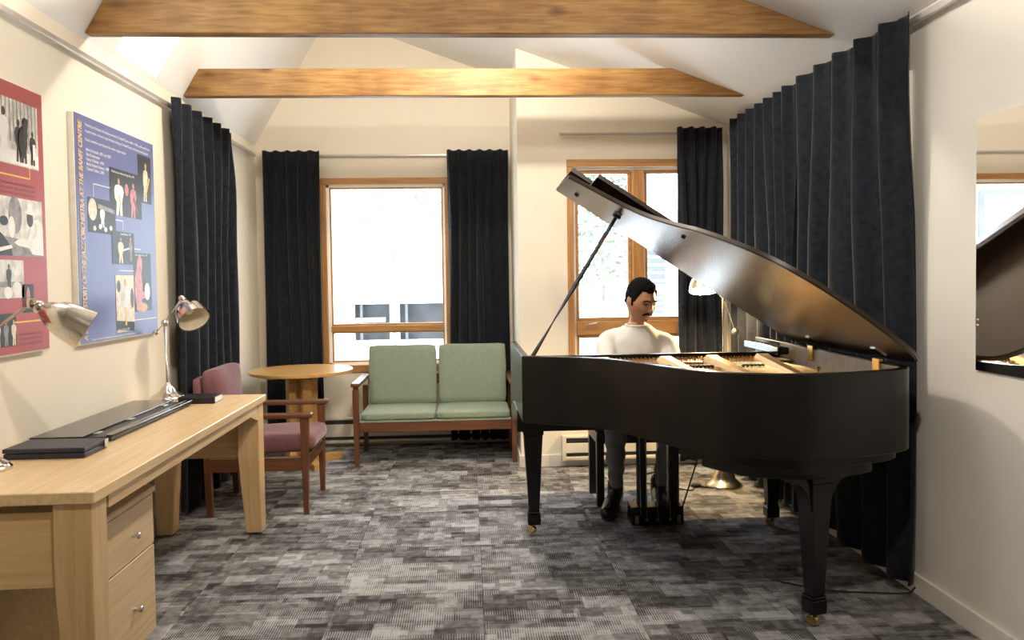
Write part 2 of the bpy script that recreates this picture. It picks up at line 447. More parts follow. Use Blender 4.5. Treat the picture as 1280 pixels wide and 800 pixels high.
for x, z in ((XRIDGE-.02, ZRIDGE+.007), (XR+.16, ZER-SR*.16)):
    for y in (YB, DL+.15):
        for t in (0, .14): v.append((x, y, z+t))
add(bm, v, [(0, 1, 3, 2), (4, 6, 7, 5), (0, 4, 5, 1), (2, 3, 7, 6), (0, 2, 6, 4), (1, 5, 7, 3)])
bmesh.ops.recalc_face_normals(bm, faces=list(bm.faces))
struct('ceiling_right', bm, 'ceiling_paint')
for k, (a, c) in enumerate(SKY):
    rt = structroot('window_%d' % (k+3), (XL, a, ZEL), 'skylight in the steep white left slope, %s' % ('before the nearer beam' if k == 0 else 'between the two beams'))
    bm = bmesh.new(); base = Vector((XL, 0, ZEL))
    for s0, s1, y0, y1 in ((SK0, SK0+.012, a, c), (SK1-.012, SK1, a, c), (SK0+.012, SK1-.012, a, a+.012), (SK0+.012, SK1-.012, c-.012, c)):
        v = []
        for s in (s0, s1):
            for y in (y0, y1):
                for t in (.004, .045):
                    p = base + sd*s + sn*t; v.append((p.x, y, p.z))
        add(bm, v, [(0, 1, 3, 2), (4, 6, 7, 5), (0, 4, 5, 1), (2, 3, 7, 6), (0, 2, 6, 4), (1, 5, 7, 3)])
    bmesh.ops.recalc_face_normals(bm, faces=list(bm.faces))
    part('window_frame', bm, 'white_trim', rt)
    bm = bmesh.new(); v = []
    for s in (SK0+.008, SK1-.008):
        for y in (a+.008, c-.008):
            for t in (.020, .026):
                p = base + sd*s + sn*t; v.append((p.x, y, p.z))
    add(bm, v, [(0, 1, 3, 2), (4, 6, 7, 5), (0, 4, 5, 1), (2, 3, 7, 6), (0, 2, 6, 4), (1, 5, 7, 3)])
    bmesh.ops.recalc_face_normals(bm, faces=list(bm.faces))
    part('pane', bm, 'window_glass', rt)

# baseboards and trims
b = box(XL, XL+.014, YB, 4.55, 0, .095, .003); struct('baseboard_left', b, 'white_trim')
b = box(XR-.014, XR, YB, DR, 0, .085, .004); struct('baseboard_right', b, 'white_trim')
b = box(XC, .64, DR-.014, DR, 0, .085, .003); box(XC-.014, XC, DR-.014, 6.5, 0, .085, .003, bm=b); struct('baseboard_back', b, 'white_trim')
b = box(.64, XR-.014, DR-.012, DR, 0, .05, .003); struct('trim_2', b, 'white_trim')
b = box(XR-.022, XR, 3.29, 3.34, .09, 2.18, .004); struct('trim_1', b, 'white_trim', label='pale vertical trim beside the dark curtain on right wall')

# windows
def hframe(bm, x0, x1, z0, z1, w_, y0, y1, bev=.004, bw=None):
    bw = bw or w_
    box(x0, x1, y0, y1, z1-w_, z1, bev, 1, bm=bm); box(x0, x1, y0, y1, z0, z0+bw, bev, 1, bm=bm)
def vframe(bm, x0, x1, z0, z1, w_, y0, y1, bev=.004):
    box(x0, x0+w_, y0, y1, z0, z1, bev, 1, bm=bm); box(x1-w_, x1, y0, y1, z0, z1, bev, 1, bm=bm)
def window(nm, W, yw, label, mull=None, rail=None):
    x0, x1, z0, z1 = W
    rt = structroot(nm, ((x0+x1)/2, yw, z0), label)
    for nmz, args in (('casing', (x0, x1, yw-.018, yw, z1-.052, z1)), ('casing', (x0, x1, yw-.018, yw, z0, z0+.06))):
        part(nmz, box(*args, .004, 1), 'frame_fir', rt)
    for args in ((x0, x0+.046, yw-.018, yw, z0+.06, z1-.052), (x1-.046, x1, yw-.018, yw, z0+.06, z1-.052)):
        part('casing', box(*args, .004, 1), 'frame_fir_v', rt)
    a0, a1, c0, c1 = x0+.046, x1-.046, z0+.06, z1-.052
    bm = bmesh.new(); hframe(bm, a0-.004, a1+.004, c0-.004, c1+.004, .022, yw+.03, yw+.075, 0); vframe(bm, a0-.004, a1+.004, c0, c1, .022, yw+.03, yw+.075, 0)
    part('stop', bm, 'white_trim', rt)
    s0, s1, t0, t1 = a0+.018, a1-.018, c0+.018, c1-.018
    cols = [(s0, s1)] if not mull else [(s0, mull[0]), (mull[1], s1)]
    if mull: part('mullion', box(mull[0]+.002, mull[1]-.002, yw+.005, yw+.09, t0, t1, .006, 1), 'frame_fir_v', rt)
    part('rail', box(s0, s1, yw+.012, yw+.085, rail[0], rail[1], .005, 1), 'frame_fir', rt)
    for p0, p1 in cols:
        for q0, q1 in ((t0, rail[0]), (rail[1], t1)):
            bm = bmesh.new(); wd = .014 if not mull else .024
            hframe(bm, p0, p1, q0, q1, wd, yw+.045, yw+.085, .003); vframe(bm, p0, p1, q0+wd, q1-wd, wd, yw+.045, yw+.085, .003)
            sh = part('sash', bm, 'frame_fir', rt)
            part('pane', box(p0+wd*.6, p1-wd*.6, yw+.062, yw+.067, q0+wd*.6, q1-wd*.6), 'window_glass', sh)
    if mull:
        bm = tube([(s0+.06, yw+.004, rail[1]-.03), (s0+.09, yw-.012, rail[1]-.02), (s0+.14, yw-.012, rail[1]-.012)], .006, 8)
        part('crank_handle', bm, 'rail_grey', rt, 40)
    return rt
window('window_1', W1, DL, 'fir-framed picture window behind the green loveseat', rail=(.925, .975))
window('window_2', W2, DR, 'fir-framed double casement window behind the pianist', mull=(1.17, 1.262), rail=(.931, 1.028))

# ceiling beams (cut along the two roof slopes)
def beam(y0, y1, label):
    z0, z1 = 2.452, 2.616
    def xl(z): return XL + (z-ZEL)/SL + .002
    def xr(z): return XR - (z-ZER)/SR - .002
    prof = [(xl(z0), z0), (xr(z0), z0), (xr(z1), z1), (xl(z1), z1)]
    bm = bmesh.new()
    f = [bm.verts.new((x, y0, z)) for x, z in prof]; k = [bm.verts.new((x, y1, z)) for x, z in prof]
    bm.faces.new(f); bm.faces.new(k[::-1])
    for i in range(4): bm.faces.new((f[i], k[i], k[(i+1) % 4], f[(i+1) % 4]))
    bmesh.ops.recalc_face_normals(bm, faces=list(bm.faces))
    bmesh.ops.bevel(bm, geom=list(bm.edges), offset=.004, segments=1, affect='EDGES')
    return single('ceiling_beam', bm, 'beam_fir', label, 'beam', (0, (y0+y1)/2, z0), group='exposed wooden ceiling beams')
beam(3.71, 3.775, 'large knotty fir ceiling beam across top, nearer of the two')
beam(4.95, 5.01, 'slimmer looking fir ceiling beam, further of the two, above the loveseat')

# ceiling globe lamps (both above the frame)
def ceiling_lamp(x, y, z, watts, label, col=(1, .89, .75)):
    zc = ZER + SR*(XR-x)
    t = thing('ceiling_lamp', label, 'lamp', (x, y, zc), group='ceiling lamps')
    part('canopy', lathe([(.06, 0), (.06, -.02), (.015, -.03)], (x, y, zc+.01)), 'nickel', t, 40)
    part('stem', tube([(x, y, zc-.01), (x, y, z+.13)], .008), 'nickel', t, 40)
    part('lamp_holder', lathe([(.016, .15), (.03, .13), (.034, .105), (.02, .10)], (x, y, z)), 'nickel', t, 40)
    ld = bpy.data.lights.new('lamp_light', 'POINT'); ld.energy = watts; ld.shadow_soft_size = .04; ld.color = col
    lo = bpy.data.objects.new('lamp_light', ld); COL.objects.link(lo); lo.location = Vector((x, y, z)) - t.location; lo.parent = t
    return t
ceiling_lamp(.05, 4.15, 2.80, LAMP_W, 'ceiling globe lamp hanging between the two beams')
# track of spot heads across the ceiling above the camera
TRX, TRY, TRZ = .30, 1.25, 2.80
t = thing('track_light', 'white ceiling track with spot heads above the camera', 'lamp', (TRX, TRY, TRZ))
part('track_bar', box(TRX-.45, TRX+.45, TRY-.017, TRY+.017, TRZ, TRZ+.025, .003, 1), 'white_trim', t)
for x in (TRX-.4, TRX+.4): part('drop_rod', tube([(x, TRY, TRZ+.02), (x, TRY, ZER+SR*(XR-x)+.005)], .008), 'white_trim', t)
for x, tgt, watts, ang in ((TRX-.35, (XL, 3.3, 1.5), 105, 95), (TRX, (-.3, 6.6, 1.3), 105, 75), (TRX+.35, (XR, 3.2, 1.5), 95, 95)):
    hp = Vector((x, TRY, TRZ-.10)); d = (Vector(tgt)-hp).normalized()
    h_ = part('spot_head', lathe([(.0, -.07), (.028, -.068), (.034, -.05), (.040, .05), (.036, .05), (.030, -.04), (0, -.045)], hp, d, 24), 'white_trim', t, 40)
    part('swivel', tube([hp, (x, TRY, TRZ+.005)], .007), 'white_trim', h_)
    ld = bpy.data.lights.new('spot_light', 'SPOT'); ld.energy = watts*SPOT_K; ld.spot_size = R(ang); ld.spot_blend = .8; ld.shadow_soft_size = .035; ld.color = (1, .90, .77)
    lo = bpy.data.objects.new('spot_light', ld); COL.objects.link(lo); lo.parent = t
    lo.rotation_euler = d.to_track_quat('-Z', 'Y').to_euler(); lo.location = hp + d*.055 - t.location

# curtain rails
def rail(label, p0, p1, n, z, wall_n, h=.026, d=.02):
    p0 = Vector(p0); p1 = Vector(p1); dr = (p1-p0).normalized(); nn = Vector(wall_n)
    t = thing('curtain_rail', label, 'rail', (p0+p1)/2, group='curtain rails')
    bm = bmesh.new(); v = []
    for p in (p0, p1):
        for a in (-d/2, d/2):
            for c in (-h/2, h/2):
                q = p + nn*a; v.append((q.x, q.y, z+c))
    add(bm, v, [(0, 1, 3, 2), (4, 6, 7, 5), (0, 4, 5, 1), (2, 3, 7, 6), (0, 2, 6, 4), (1, 5, 7, 3)])
    bmesh.ops.recalc_face_normals(bm, faces=list(bm.faces)); bmesh.ops.bevel(bm, geom=list(bm.edges), offset=.003, segments=1, affect='EDGES')
    part('track', bm, 'rail_grey', t)
    for k in range(n):
        q = p0 + (p1-p0)*((k+.5)/n)
        a = q - nn*.033
        part('bracket', tube([(a.x, a.y, z+.004), (q.x, q.y, z+.004)], .006, 6), 'rail_grey', t)
    t.location.z = 0
    for ch in t.children: pass
    return t
rail('long grey curtain rail along top of the left wall', (XL+.030, .6, 0), (XL+.030, 6.5, 0), 7, 2.34, (1, 0, 0), d=.016)
rail('thin grey curtain rail above the picture window', (-1.6, DL-.036, 0), (XC-.03, DL-.036, 0), 3, 2.345, (0, -1, 0), h=.018, d=.014)
rail('thin grey curtain rail above the pianist window', (.655, DR-.036, 0), (XR-.06, DR-.036, 0), 3, 2.345, (0, -1, 0), h=.018, d=.014)
rail('pale curtain rail along top of the right wall', (XR-.036, .6, 0), (XR-.036, 5.55, 0), 7, 2.36, (-1, 0, 0), h=.03)

# curtains
def curtain(label, p0, p1, nrm, ztop, zbot, folds, amp, seed, base=.0, top_slack=.0035):
    rnd = random.Random(seed)
    p0 = Vector((p0[0], p0[1], 0)); p1 = Vector((p1[0], p1[1], 0)); nn = Vector((nrm[0], nrm[1], 0)); L = (p1-p0).length
    t = thing('curtain', label, 'curtain', ((p0+p1)/2), group='dark velvet curtains')
    NU = folds*18; NZ = 26
    ph = [rnd.uniform(-1, 1) for _ in range(folds+3)]; am = [rnd.uniform(.45, 1.25) for _ in range(folds+3)]; sw = [rnd.uniform(-1, 1) for _ in range(folds+3)]
    o1, o2 = rnd.uniform(0, 6), rnd.uniform(0, 6)
    def prof(u, zf):
        # zf 0 at top, 1 at bottom; folds wander and merge on the way down
        k0 = u*folds; g = min(1, max(0, (zf-.03)/.3))
        k = k0 + g*(.22*math.sin(2.3*k0*.5+o1) + .20*math.sin(3.6*zf+o2+k0*.8))
        i = int(max(0, min(k0, folds-1e-6))); f = k0-i; f = f*f*(3-2*f)
        A = lerp(am[i], am[i+1], f); A2 = lerp(am[i+1], am[i+2], f)
        A = lerp(1.0, lerp(A, A2, zf*.6), g)
        s1 = math.sin(2*math.pi*k)
        s2 = math.sin(4*math.pi*k + lerp(ph[i], ph[i+1], f)*2 + 1.5*zf)
        head = .95*(.5+.5*s1)**2.5 + .10*s2 - .14
        body = A*s1*.85 + .16*s2*(1-.4*zf) + .14*math.sin(2*math.pi*k*.43+o2+zf)
        return amp*lerp(head, body, g)
    def grid(zs, name, th):
        bm = bmesh.new(); rows = []
        for zf in zs:
            row = []
            for a in range(NU+1):
                u = a/NU
                # slight narrowing under the heading
                uu = u + (.5-u)*(.03*math.sin(math.pi*min(1, zf*1.15)))
                p = p0 + (p1-p0)*uu + nn*(base + prof(u, zf))
                z = ztop + (zbot-ztop)*zf
                if zf == 0: z += top_slack*(math.sin(2*math.pi*u*folds+.6) - .4*rnd.random())
                row.append(bm.verts.new((p.x, p.y, z)))
            rows.append(row)
        for r0, r1 in zip(rows, rows[1:]):
            for a in range(NU): bm.faces.new((r0[a], r0[a+1], r1[a+1], r1[a]))
        bmesh.ops.recalc_face_normals(bm, faces=list(bm.faces))
        o = part(name, bm, 'curtain_cloth', t, 180)
        m = o.modifiers.new('thickness', 'SOLIDIFY'); m.thickness = th; m.offset = 0
        return o
    grid([0, .008, .017, .026, .035, .045, .06, .075, .1, .13, .17, .22, .28, .34, .4, .47, .54, .61, .68, .75, .82, .88, .93, .97, 1], 'drape', .004)
    for k in range(folds):
        u = (k+.25)/folds
        q = p0 + (p1-p0)*(u + (.5-u)*.005) + nn*(base+amp*.34)
        zc = ztop - .055
        bm = bmesh.new()
        tg = (p1-p0).normalized()
        for s in (-1, 0, 1):
            tube([q+tg*.009*s+Vector((0, 0, zc+.046)), q+tg*.005*s+nn*.003+Vector((0, 0, zc)), q+tg*.008*s-nn*.004+Vector((0, 0, zc-.06))], [.005, .006, .003], 6, bm)
        part('pinch_pleat', bm, 'curtain_cloth', t, 60)
    return t
def lerp(a, b_, f): return a+(b_-a)*f
curtain('dark curtain on the left wall behind the far desk lamp', (-1.628, 4.62), (-1.628, 5.74), (1, 0), 2.375, .03, 6, .040, 1)
curtain('dark curtain left of the picture window behind the round table', (-1.61, 6.53), (-1.165, 6.53), (0, -1), 2.375, .04, 5, .034, 2)
curtain('dark curtain right of the picture window behind the loveseat', (-.155, 6.53), (.335, 6.53), (0, -1), 2.375, .04, 6, .034, 3)
curtain('dark curtain behind the lit floor lamp, on back wall', (1.47, 5.60), (1.79, 5.60), (0, -1), 2.375, .04, 4, .03, 4)
curtain('dark curtain on right wall, further and narrower folded of two', (1.782, 5.34), (1.782, 4.285), (-1, 0), 2.375, .05, 7, .048, 5)
curtain('dark curtain on right wall, nearer and wider of two, beside the mirror', (1.782, 4.275), (1.782, 3.185), (-1, 0), 2.385, .055, 5, .046, 6)

# baseboard heaters
def heater(label, x0, x1, yw, z0, z1):
    t = thing('baseboard_heater', label, 'heater', ((x0+x1)/2, yw, 0), group='baseboard heaters')
    part('back_plate', box(x0, x1, yw-.02, yw-.004, z0, z1, .003, 1), 'heater_cream', t)
    part('front_cover', box(x0+.004, x1-.004, yw-.066, yw-.056, z0+.052, z1-.052, .003, 1), 'heater_cream', t)
    part('top_louver', box(x0+.002, x1-.002, yw-.066, yw-.018, z1-.018, z1, .004, 1), 'heater_cream', t)
    part('bottom_lip', box(x0+.002, x1-.002, yw-.066, yw-.018, z0, z0+.024, .004, 1), 'heater_cream', t)
    part('inner_fins', box(x0+.01, x1-.01, yw-.045, yw-.021, z0+.026, z1-.022), 'slot_dark', t)
    for x in (x0, x1-.03): part('end_cap', box(x, x+.03, yw-.069, yw-.003, z0-.002, z1+.002, .004, 1), 'heater_cream', t)
heater('cream baseboard heater below the picture window behind the loveseat', -1.30, .33, DL, .03, .235)
heater('cream baseboard heater behind the piano bench', .64, 1.72, DR-.013, .055, .228)

# ------------------------------------------------------------------ grand piano
ZR0, ZR1 = .675, .985
BASS, TREB = 1.682, .236
FRONT = 4.58
key_pts = [(BASS, 3.12), (1.672, 3.00), (1.640, 2.937), (1.585, 2.898), (1.532, 2.875), (1.44, 2.845), (1.354, 2.824), (1.203, 2.812), (1.09, 2.828), (1.003, 2.862), (.94, 2.903), (.896, 2.945),
           (.813, 3.057), (.743, 3.185), (.677, 3.333), (.61, 3.455), (.539, 3.532), (.46, 3.585), (.372, 3.625), (.30, 3.660), (.239, 3.690)]
curve = [(v.x, v.y) for v in catmull([(p[0], p[1], 0) for p in key_pts], 4)]
OUT = [(BASS, FRONT)] + curve + [(TREB, FRONT)]         # open line round the rim
def inset(line, d):
    res = []; n = len(line)
    for i in range(n):
        a = Vector(line[max(i-1, 0)]); c = Vector(line[min(i+1, n-1)]); t = (c-a).normalized()
        nrm = Vector((t.y, -t.x))       # travelling bass -> tail -> treble, inside is to the left
        q = Vector(line[i]) - nrm*d*(-1)
        res.append((q.x, q.y))
    return res
INN = inset(OUT, .032)
if INN[0][0] > BASS: INN = inset(OUT, -.032)
t_piano = thing('grand_piano', 'black satin grand piano with its lid propped open', 'piano', (1.0, 3.7, 0))
P = t_piano
ring = OUT + INN[::-1]
rim = part('rim', prism(ring, ZR0, ZR1, bev=.003, seg=1), 'piano_black', P, 30)
# small maker plate on the treble side of the case
part('name_plate', box(.262, .312, 4.142, 4.149, .566, .576), 'steel', P, label='small silver plate')
# soundboard, plate and strings
INB = inset(INN, .004)
if abs(INB[0][0]-BASS) < abs(INN[0][0]-BASS): INB = inset(INN, -.004)
board = [p for p in INB if p[1] < 4.2]; board = [(INB[0][0], 4.2)] + board + [(INB[-1][0], 4.2)]
part('soundboard', prism(board, .79, .80), 'soundboard', P)
plate_out = board
plate = part('iron_plate', prism([(lerp(x, 1.0, .02), lerp(y, 3.7, .02)) for x, y in board], .868, .882), 'gold_plate', P)
part('tuning_block', box(TREB+.04, BASS-.04, 4.02, 4.2, .882, .905, .004, 1), 'pin_block', P)
bm = bmesh.new()
for k in range(58):
    for r_ in range(3):
        x = TREB+.09+k*.0215; y = 4.045+.04*r_+.01*(k % 2)
        lathe([(.0035, 0), (.0035, .016), (.0025, .018)], (x, y, .904), n=5, bm=bm)
o = part('tuning_pins', bm, 'brass', P); o['kind'] = 'stuff'
struts = [((.98, 4.06), (1.05, 3.30)), ((1.22, 4.06), (1.24, 2.98)), ((1.50, 4.10), (1.40, 2.98)), ((.66, 4.06), (.72, 3.62))]
for (ax, ay), (bx_, by) in struts:
    d = Vector((bx_-ax, by-ay, 0)); L = d.length; d.normalize(); n_ = Vector((-d.y, d.x, 0))
    bm = bmesh.new(); pts = [(0, .918, .050), (.05, .940, .046), (.12, .934, .040), (L*.5, .912, .030), (L, .89, .024)]
    rows = []
    for s, z, wd in pts:
        c = Vector((ax, ay, 0))+d*s
        rows.append([bm.verts.new((c+n_*wd+Vector((0, 0, .88)))), bm.verts.new((c+n_*wd*.6+Vector((0, 0, z)))), bm.verts.new((c-n_*wd*.6+Vector((0, 0, z)))), bm.verts.new((c-n_*wd+Vector((0, 0, .88))))])
    for r0, r1 in zip(rows, rows[1:]):
        for k in range(3): bm.faces.new((r0[k], r0[k+1], r1[k+1], r1[k]))
    bm.faces.new(rows[0]); bm.faces.new(rows[-1][::-1]); bmesh.ops.recalc_face_normals(bm, faces=list(bm.faces))
    part('plate_strut', bm, 'gold_plate', P, 40)
bm = bmesh.new()
for k in range(70):
    x = TREB+.1+k*.0182; yb = 3.66 if x < .55 else (3.4 if x < .75 else 3.05)
    x2 = x + (.06 if x > 1.1 else .02)
    tube([(x, 4.05, .903), (min(x2, 1.6), yb+.03, .893)], .0009, 4, bm, cap=False)
o = part('strings', bm, 'brass', P); o['kind'] = 'stuff'
bm = bmesh.new()
for k in range(60):
    x = .50+k*.0185
    if not (.93 < x < 1.18 or 1.30 < x < 1.42): continue
    box(x, x+.009, 3.885-.10*(k/60), 3.915-.10*(k/60), .893, .910, bm=bm)
o = part('dampers', bm, 'matte_black', P); o['kind'] = 'stuff'
# stretcher, key bed, fallboard, arms, keys
part('stretcher', box(TREB+.031, BASS-.031, 4.205, 4.245, .76, .932, .004, 1), 'piano_black', P)
part('key_bed', box(TREB+.002, BASS-.002, 4.10, FRONT+.06, .556, ZR0-.001, .004, 1), 'piano_black', P)
part('fallboard', box(TREB+.034, BASS-.034, 4.25, 4.27, .735, .90, .004, 1, rot=('X', 8, (1, 4.26, .735))), 'gloss_black', P)
part('key_slip', box(TREB+.034, BASS-.034, 4.55, 4.575, ZR0, .715, .004, 1), 'piano_black', P)
for x0, x1 in ((TREB+.034, TREB+.10), (BASS-.10, BASS-.034)):
    part('key_block', box(x0, x1, 4.30, 4.548, ZR0, .765, .006, 1), 'piano_black', P)
wk = (BASS-TREB-.21)/52; kx = TREB+.105
wme = mesh_of(box(.0004, wk-.0004, 0, .15, -.02, 0, .0015, 1), 'white_key'); wme.materials.append(MATS['ivory'])
bme = mesh_of(box(0, .011, 0, .095, 0, .012, .002, 1), 'black_key'); bme.materials.append(MATS['satin_black'])
for k in range(52):
    o = bpy.data.objects.new('white_key', wme); COL.objects.link(o); o.parent = P; o.location = Vector((kx+k*wk, 4.385, .735))-P.location
    if (51-k) % 7 not in (1, 4) and k < 51:
        o = bpy.data.objects.new('black_key', bme); COL.objects.link(o); o.parent = P; o.location = Vector((kx+(k+1)*wk-.0055, 4.385, .7345))-P.location
# music desk folded down on the bass side, and inner lining of bass rim, its sheen painted in grey
for x in (1.585,): part('music_desk_slide', box(x-.03, x+.03, 4.0, 4.50, .935, .972, .004, 1), 'gloss_black', P)
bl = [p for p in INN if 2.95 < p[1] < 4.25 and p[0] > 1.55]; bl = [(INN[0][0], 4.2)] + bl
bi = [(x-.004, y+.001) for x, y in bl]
part('inner_lining', prism(bl+bi[::-1], .81, .978), 'inner_rim_sheen', P)
# lower stepped blocks under the tail
tail_line = [p for p in INN if p[1] < 3.45]
lowA = [(lerp(x, 1.25, .03), lerp(y, 3.2, .03)) for x, y in tail_line if x > .79]
part('tail_block', prism(lowA, .635, ZR0-.0005, bev=.004, seg=1), 'piano_black', P, 30)
lowB = [(lerp(x, 1.24, .22), lerp(y, 3.12, .12)) for x, y in lowA]
part('leg_plate', prism(lowB, .585, .6345, bev=.006, seg=2), 'piano_black', P, 30)
part('belly_beams', prism([(lerp(x, 1.0, .12), lerp(y, 3.7, .12)) for x, y in board], .70, .74), 'matte_black', P)
# legs
def leg(x, y, rot, ztop, flare):
    bm = bmesh.new()
    def sq(w0, w1, z0, z1, bev=.003):
        q = bmesh.new(); v = []
        for z, w_ in ((z0, w0), (z1, w1)):
            for a, c in ((-1, -1), (1, -1), (1, 1), (-1, 1)): v.append((x+a*w_/2, y+c*w_/2, z))
        add(q, v, [(3, 2, 1, 0), (4, 5, 6, 7), (0, 1, 5, 4), (1, 2, 6, 5), (2, 3, 7, 6), (3, 0, 4, 7)])
        bmesh.ops.bevel(q, geom=list(q.edges), offset=bev, segments=1, affect='EDGES'); merge(bm, q)
    sq(.054, .096, .118, ztop-.03)
    sq(.105, .105, ztop-.03, ztop)
    sq(.058, .068, .105, .118); sq(.066, .068, .05, .105)
    if flare:
        for sgn in (-1, 1):
            prof = [(0, ztop), (.135, ztop), (.135, ztop-.018)] + [(.047+.088*(1-math.sin(R(a))), ztop-.018-.115*(1-math.cos(R(a)))) for a in range(10, 91, 16)] + [(0, ztop-.14)]
            q = bmesh.new(); f = [q.verts.new((x+sgn*px, y-.036, pz)) for px, pz in prof]; k = [q.verts.new((x+sgn*px, y+.036, pz)) for px, pz in prof]
            q.faces.new(f); q.faces.new(k[::-1])
            for i in range(len(prof)): q.faces.new((f[i], k[i], k[(i+1) % len(prof)], f[(i+1) % len(prof)]))
            bmesh.ops.recalc_face_normals(q, faces=list(q.faces)); merge(bm, q)
    bmesh.ops.rotate(bm, verts=list(bm.verts), cent=(x, y, 0), matrix=Matrix.Rotation(R(rot), 3, 'Z'))
    l = part('leg', bm, 'piano_black', P)
    bm = bmesh.new()
    lathe([(.016, .053), (.016, .044), (.009, .040)], (x, y, 0), bm=bm, n=14)
    lathe([(.02, -.011), (.023, -.006), (.023, .006), (.02, .011)], (x-.008, y-.004, .0235), (.8, .6, 0), n=18, bm=bm)
    box(x-.017, x+.001, y-.016, y+.010, .030, .046, .003, 1, bm=bm)
    part('caster', bm, 'brass', l, 40, label='brass caster wheel')
leg(.325, 4.205, 0, .556, False)
leg(1.598, 4.205, 0, .556, False)
leg(1.300, 2.985, 18, .585, True)
# pedal lyre
ly = 4.235
part('lyre_post', box(.880, .930, ly-.022, ly+.022, .12, .556, .006, 1), 'piano_black', P)
part('lyre_post', box(1.045, 1.098, ly-.022, ly+.022, .12, .556, .006, 1), 'piano_black', P)
part('pedal_box', box(.846, 1.124, ly-.03, ly+.10, .02, .118, .005, 1), 'piano_black', P)
for x in (.872, 1.098): part('brass_screw_plate', box(x-.010, x+.010, ly-.033, ly-.0295, .03, .075), 'brass', P)
for x in (.925, .985, 1.050):
    part('pedal_rod', tube([(x, ly-.034, .05), (x-.004, ly-.030, .556)], .0046, 8), 'steel', P, 40)
    part('rod_nut', lathe([(.008, 0), (.008, .012), (.004, .014)], (x, ly-.034, .046), n=10), 'steel', P, 40)
part('pedal_rod', tube([(.892, ly-.034, .08), (.888, ly-.03, .556)], .003, 8), 'steel', P, 40)
for x in (.925, .985, 1.050):
    part('pedal', tube([(x, ly+.09, .062), (x, ly+.15, .060), (x, ly+.205, .052), (x, ly+.225, .048)], [.008, .010, .014, .010], 10, flat=.5), 'brass', P, 60)
part('lyre_brace', tube([(1.13, ly+.02, .10), (1.245, ly-.18, .672)], .0045, 8), 'satin_black', P, 40)
# lid: rotated about the bass-side hinge
HX, HZ, ANG = BASS+.004, 1.0, R(33)
def lidp(s, y, t):
    return Vector((HX - s*math.cos(ANG) + t*math.sin(ANG)*1.0, y, HZ + s*math.sin(ANG) + t*math.cos(ANG)))
YF = 4.205
lid_line = [(HX-x+(.014 if x < 1.2 else lerp(.014, -.022, min(1, (x-1.2)/.4))), y-.012 if y < 3.2 else y) for x, y in OUT if y < YF]
lid_line = [(-.022, YF)] + lid_line + [(HX-TREB+.012, YF)]
def lidmesh(line, t0, t1, fn):
    bm = ngon_map(line, lambda p: fn(p[0], p[1], t0), lambda p: fn(p[0], p[1], t1))
    side = [e for e in bm.edges if len(e.link_faces) == 2 and any(len(f.verts) > 6 for f in e.link_faces)]
    bmesh.ops.bevel(bm, geom=side, offset=.005, segments=2, affect='EDGES'); return bm
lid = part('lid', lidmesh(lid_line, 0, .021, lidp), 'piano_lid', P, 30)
# front flap folded back over the lid
FT = R(14)
def flapp(s, q, t, FT=FT):
    # q measured from the fold line back over the lid
    y = YF - q*math.cos(FT) - t*math.sin(FT)*0
    return lidp(s, y, .0235 + q*math.sin(FT) + t)
flap_line = [(-.008, .004), (1.335, .004), (1.335, .355), (-.008, .355)]
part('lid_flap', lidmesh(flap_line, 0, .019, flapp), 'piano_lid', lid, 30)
end_line = [(1.345, .004), (HX-TREB+.010, .004), (HX-TREB+.010, .355), (1.345, .355)]
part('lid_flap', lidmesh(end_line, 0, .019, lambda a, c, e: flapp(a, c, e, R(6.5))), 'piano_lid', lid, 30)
def butt(s, y, r_): return lathe([(r_, 0), (r_, .008), (r_*.7, .010)], lidp(s, y, .001), (-math.sin(ANG), 0, -math.cos(ANG)), n=12)
part('rubber_button', butt(1.37, 3.95, .012), 'matte_black', lid, 40)
part('rubber_button', butt(.93, 3.36, .010), 'matte_black', lid, 40)
for y in (3.80, 3.17):
    bm = box(BASS-.047, BASS-.030, y-.028, y+.028, .925, .998, .002, 1)
    part('hinge', bm, 'brass', P, label='brass lid hinge')
    bm = ngon_map([(.02, y-.02), (.075, y-.02), (.075, y+.02), (.02, y+.02)], lambda p: lidp(p[0], p[1], -.004), lambda p: lidp(p[0], p[1], .001))
    part('hinge_leaf', bm, 'nickel', lid)
# prop stick
pb = Vector((.290, 3.775, .965)); pt = lidp(1.165, 3.80, -.002)
bm = tube([pb, pb.lerp(pt, .5), pt], [.0115, .0115, .009], 10)
part('prop_stick', bm, 'satin_black', P, 50)
part('prop_socket', lathe([(.022, 0), (.022, .012), (.014, .016)], pt, (-math.sin(ANG), 0, -math.cos(ANG)), n=14), 'satin_black', lid, 40)
part('knob', lathe([(.006, 0), (.006, .018), (.011, .022), (.011, .03), (.006, .034)], (1.60, 3.62, .882), n=12), 'brass', P, 40)

# ------------------------------------------------------------------ bench
t = thing('piano_bench', 'black padded piano bench under the seated pianist', 'bench', (.97, 4.83, 0))
bx0, bx1, by0, by1 = .725, 1.222, 4.64, 4.99
part('seat_cushion', box(bx0, bx1, by0, by1, .430, .476, .02, 3), 'matte_black', t, 40)
part('seat_frame', box(bx0+.006, bx1-.006, by0+.006, by1-.006, .370, .431, .003, 1), 'satin_black', t)
for x in (bx0+.006, bx1-.05):
    for y in (by0+.006, by1-.05): part('leg', box(x, x+.044, y, y+.044, 0, .371, .004, 1), 'satin_black', t)

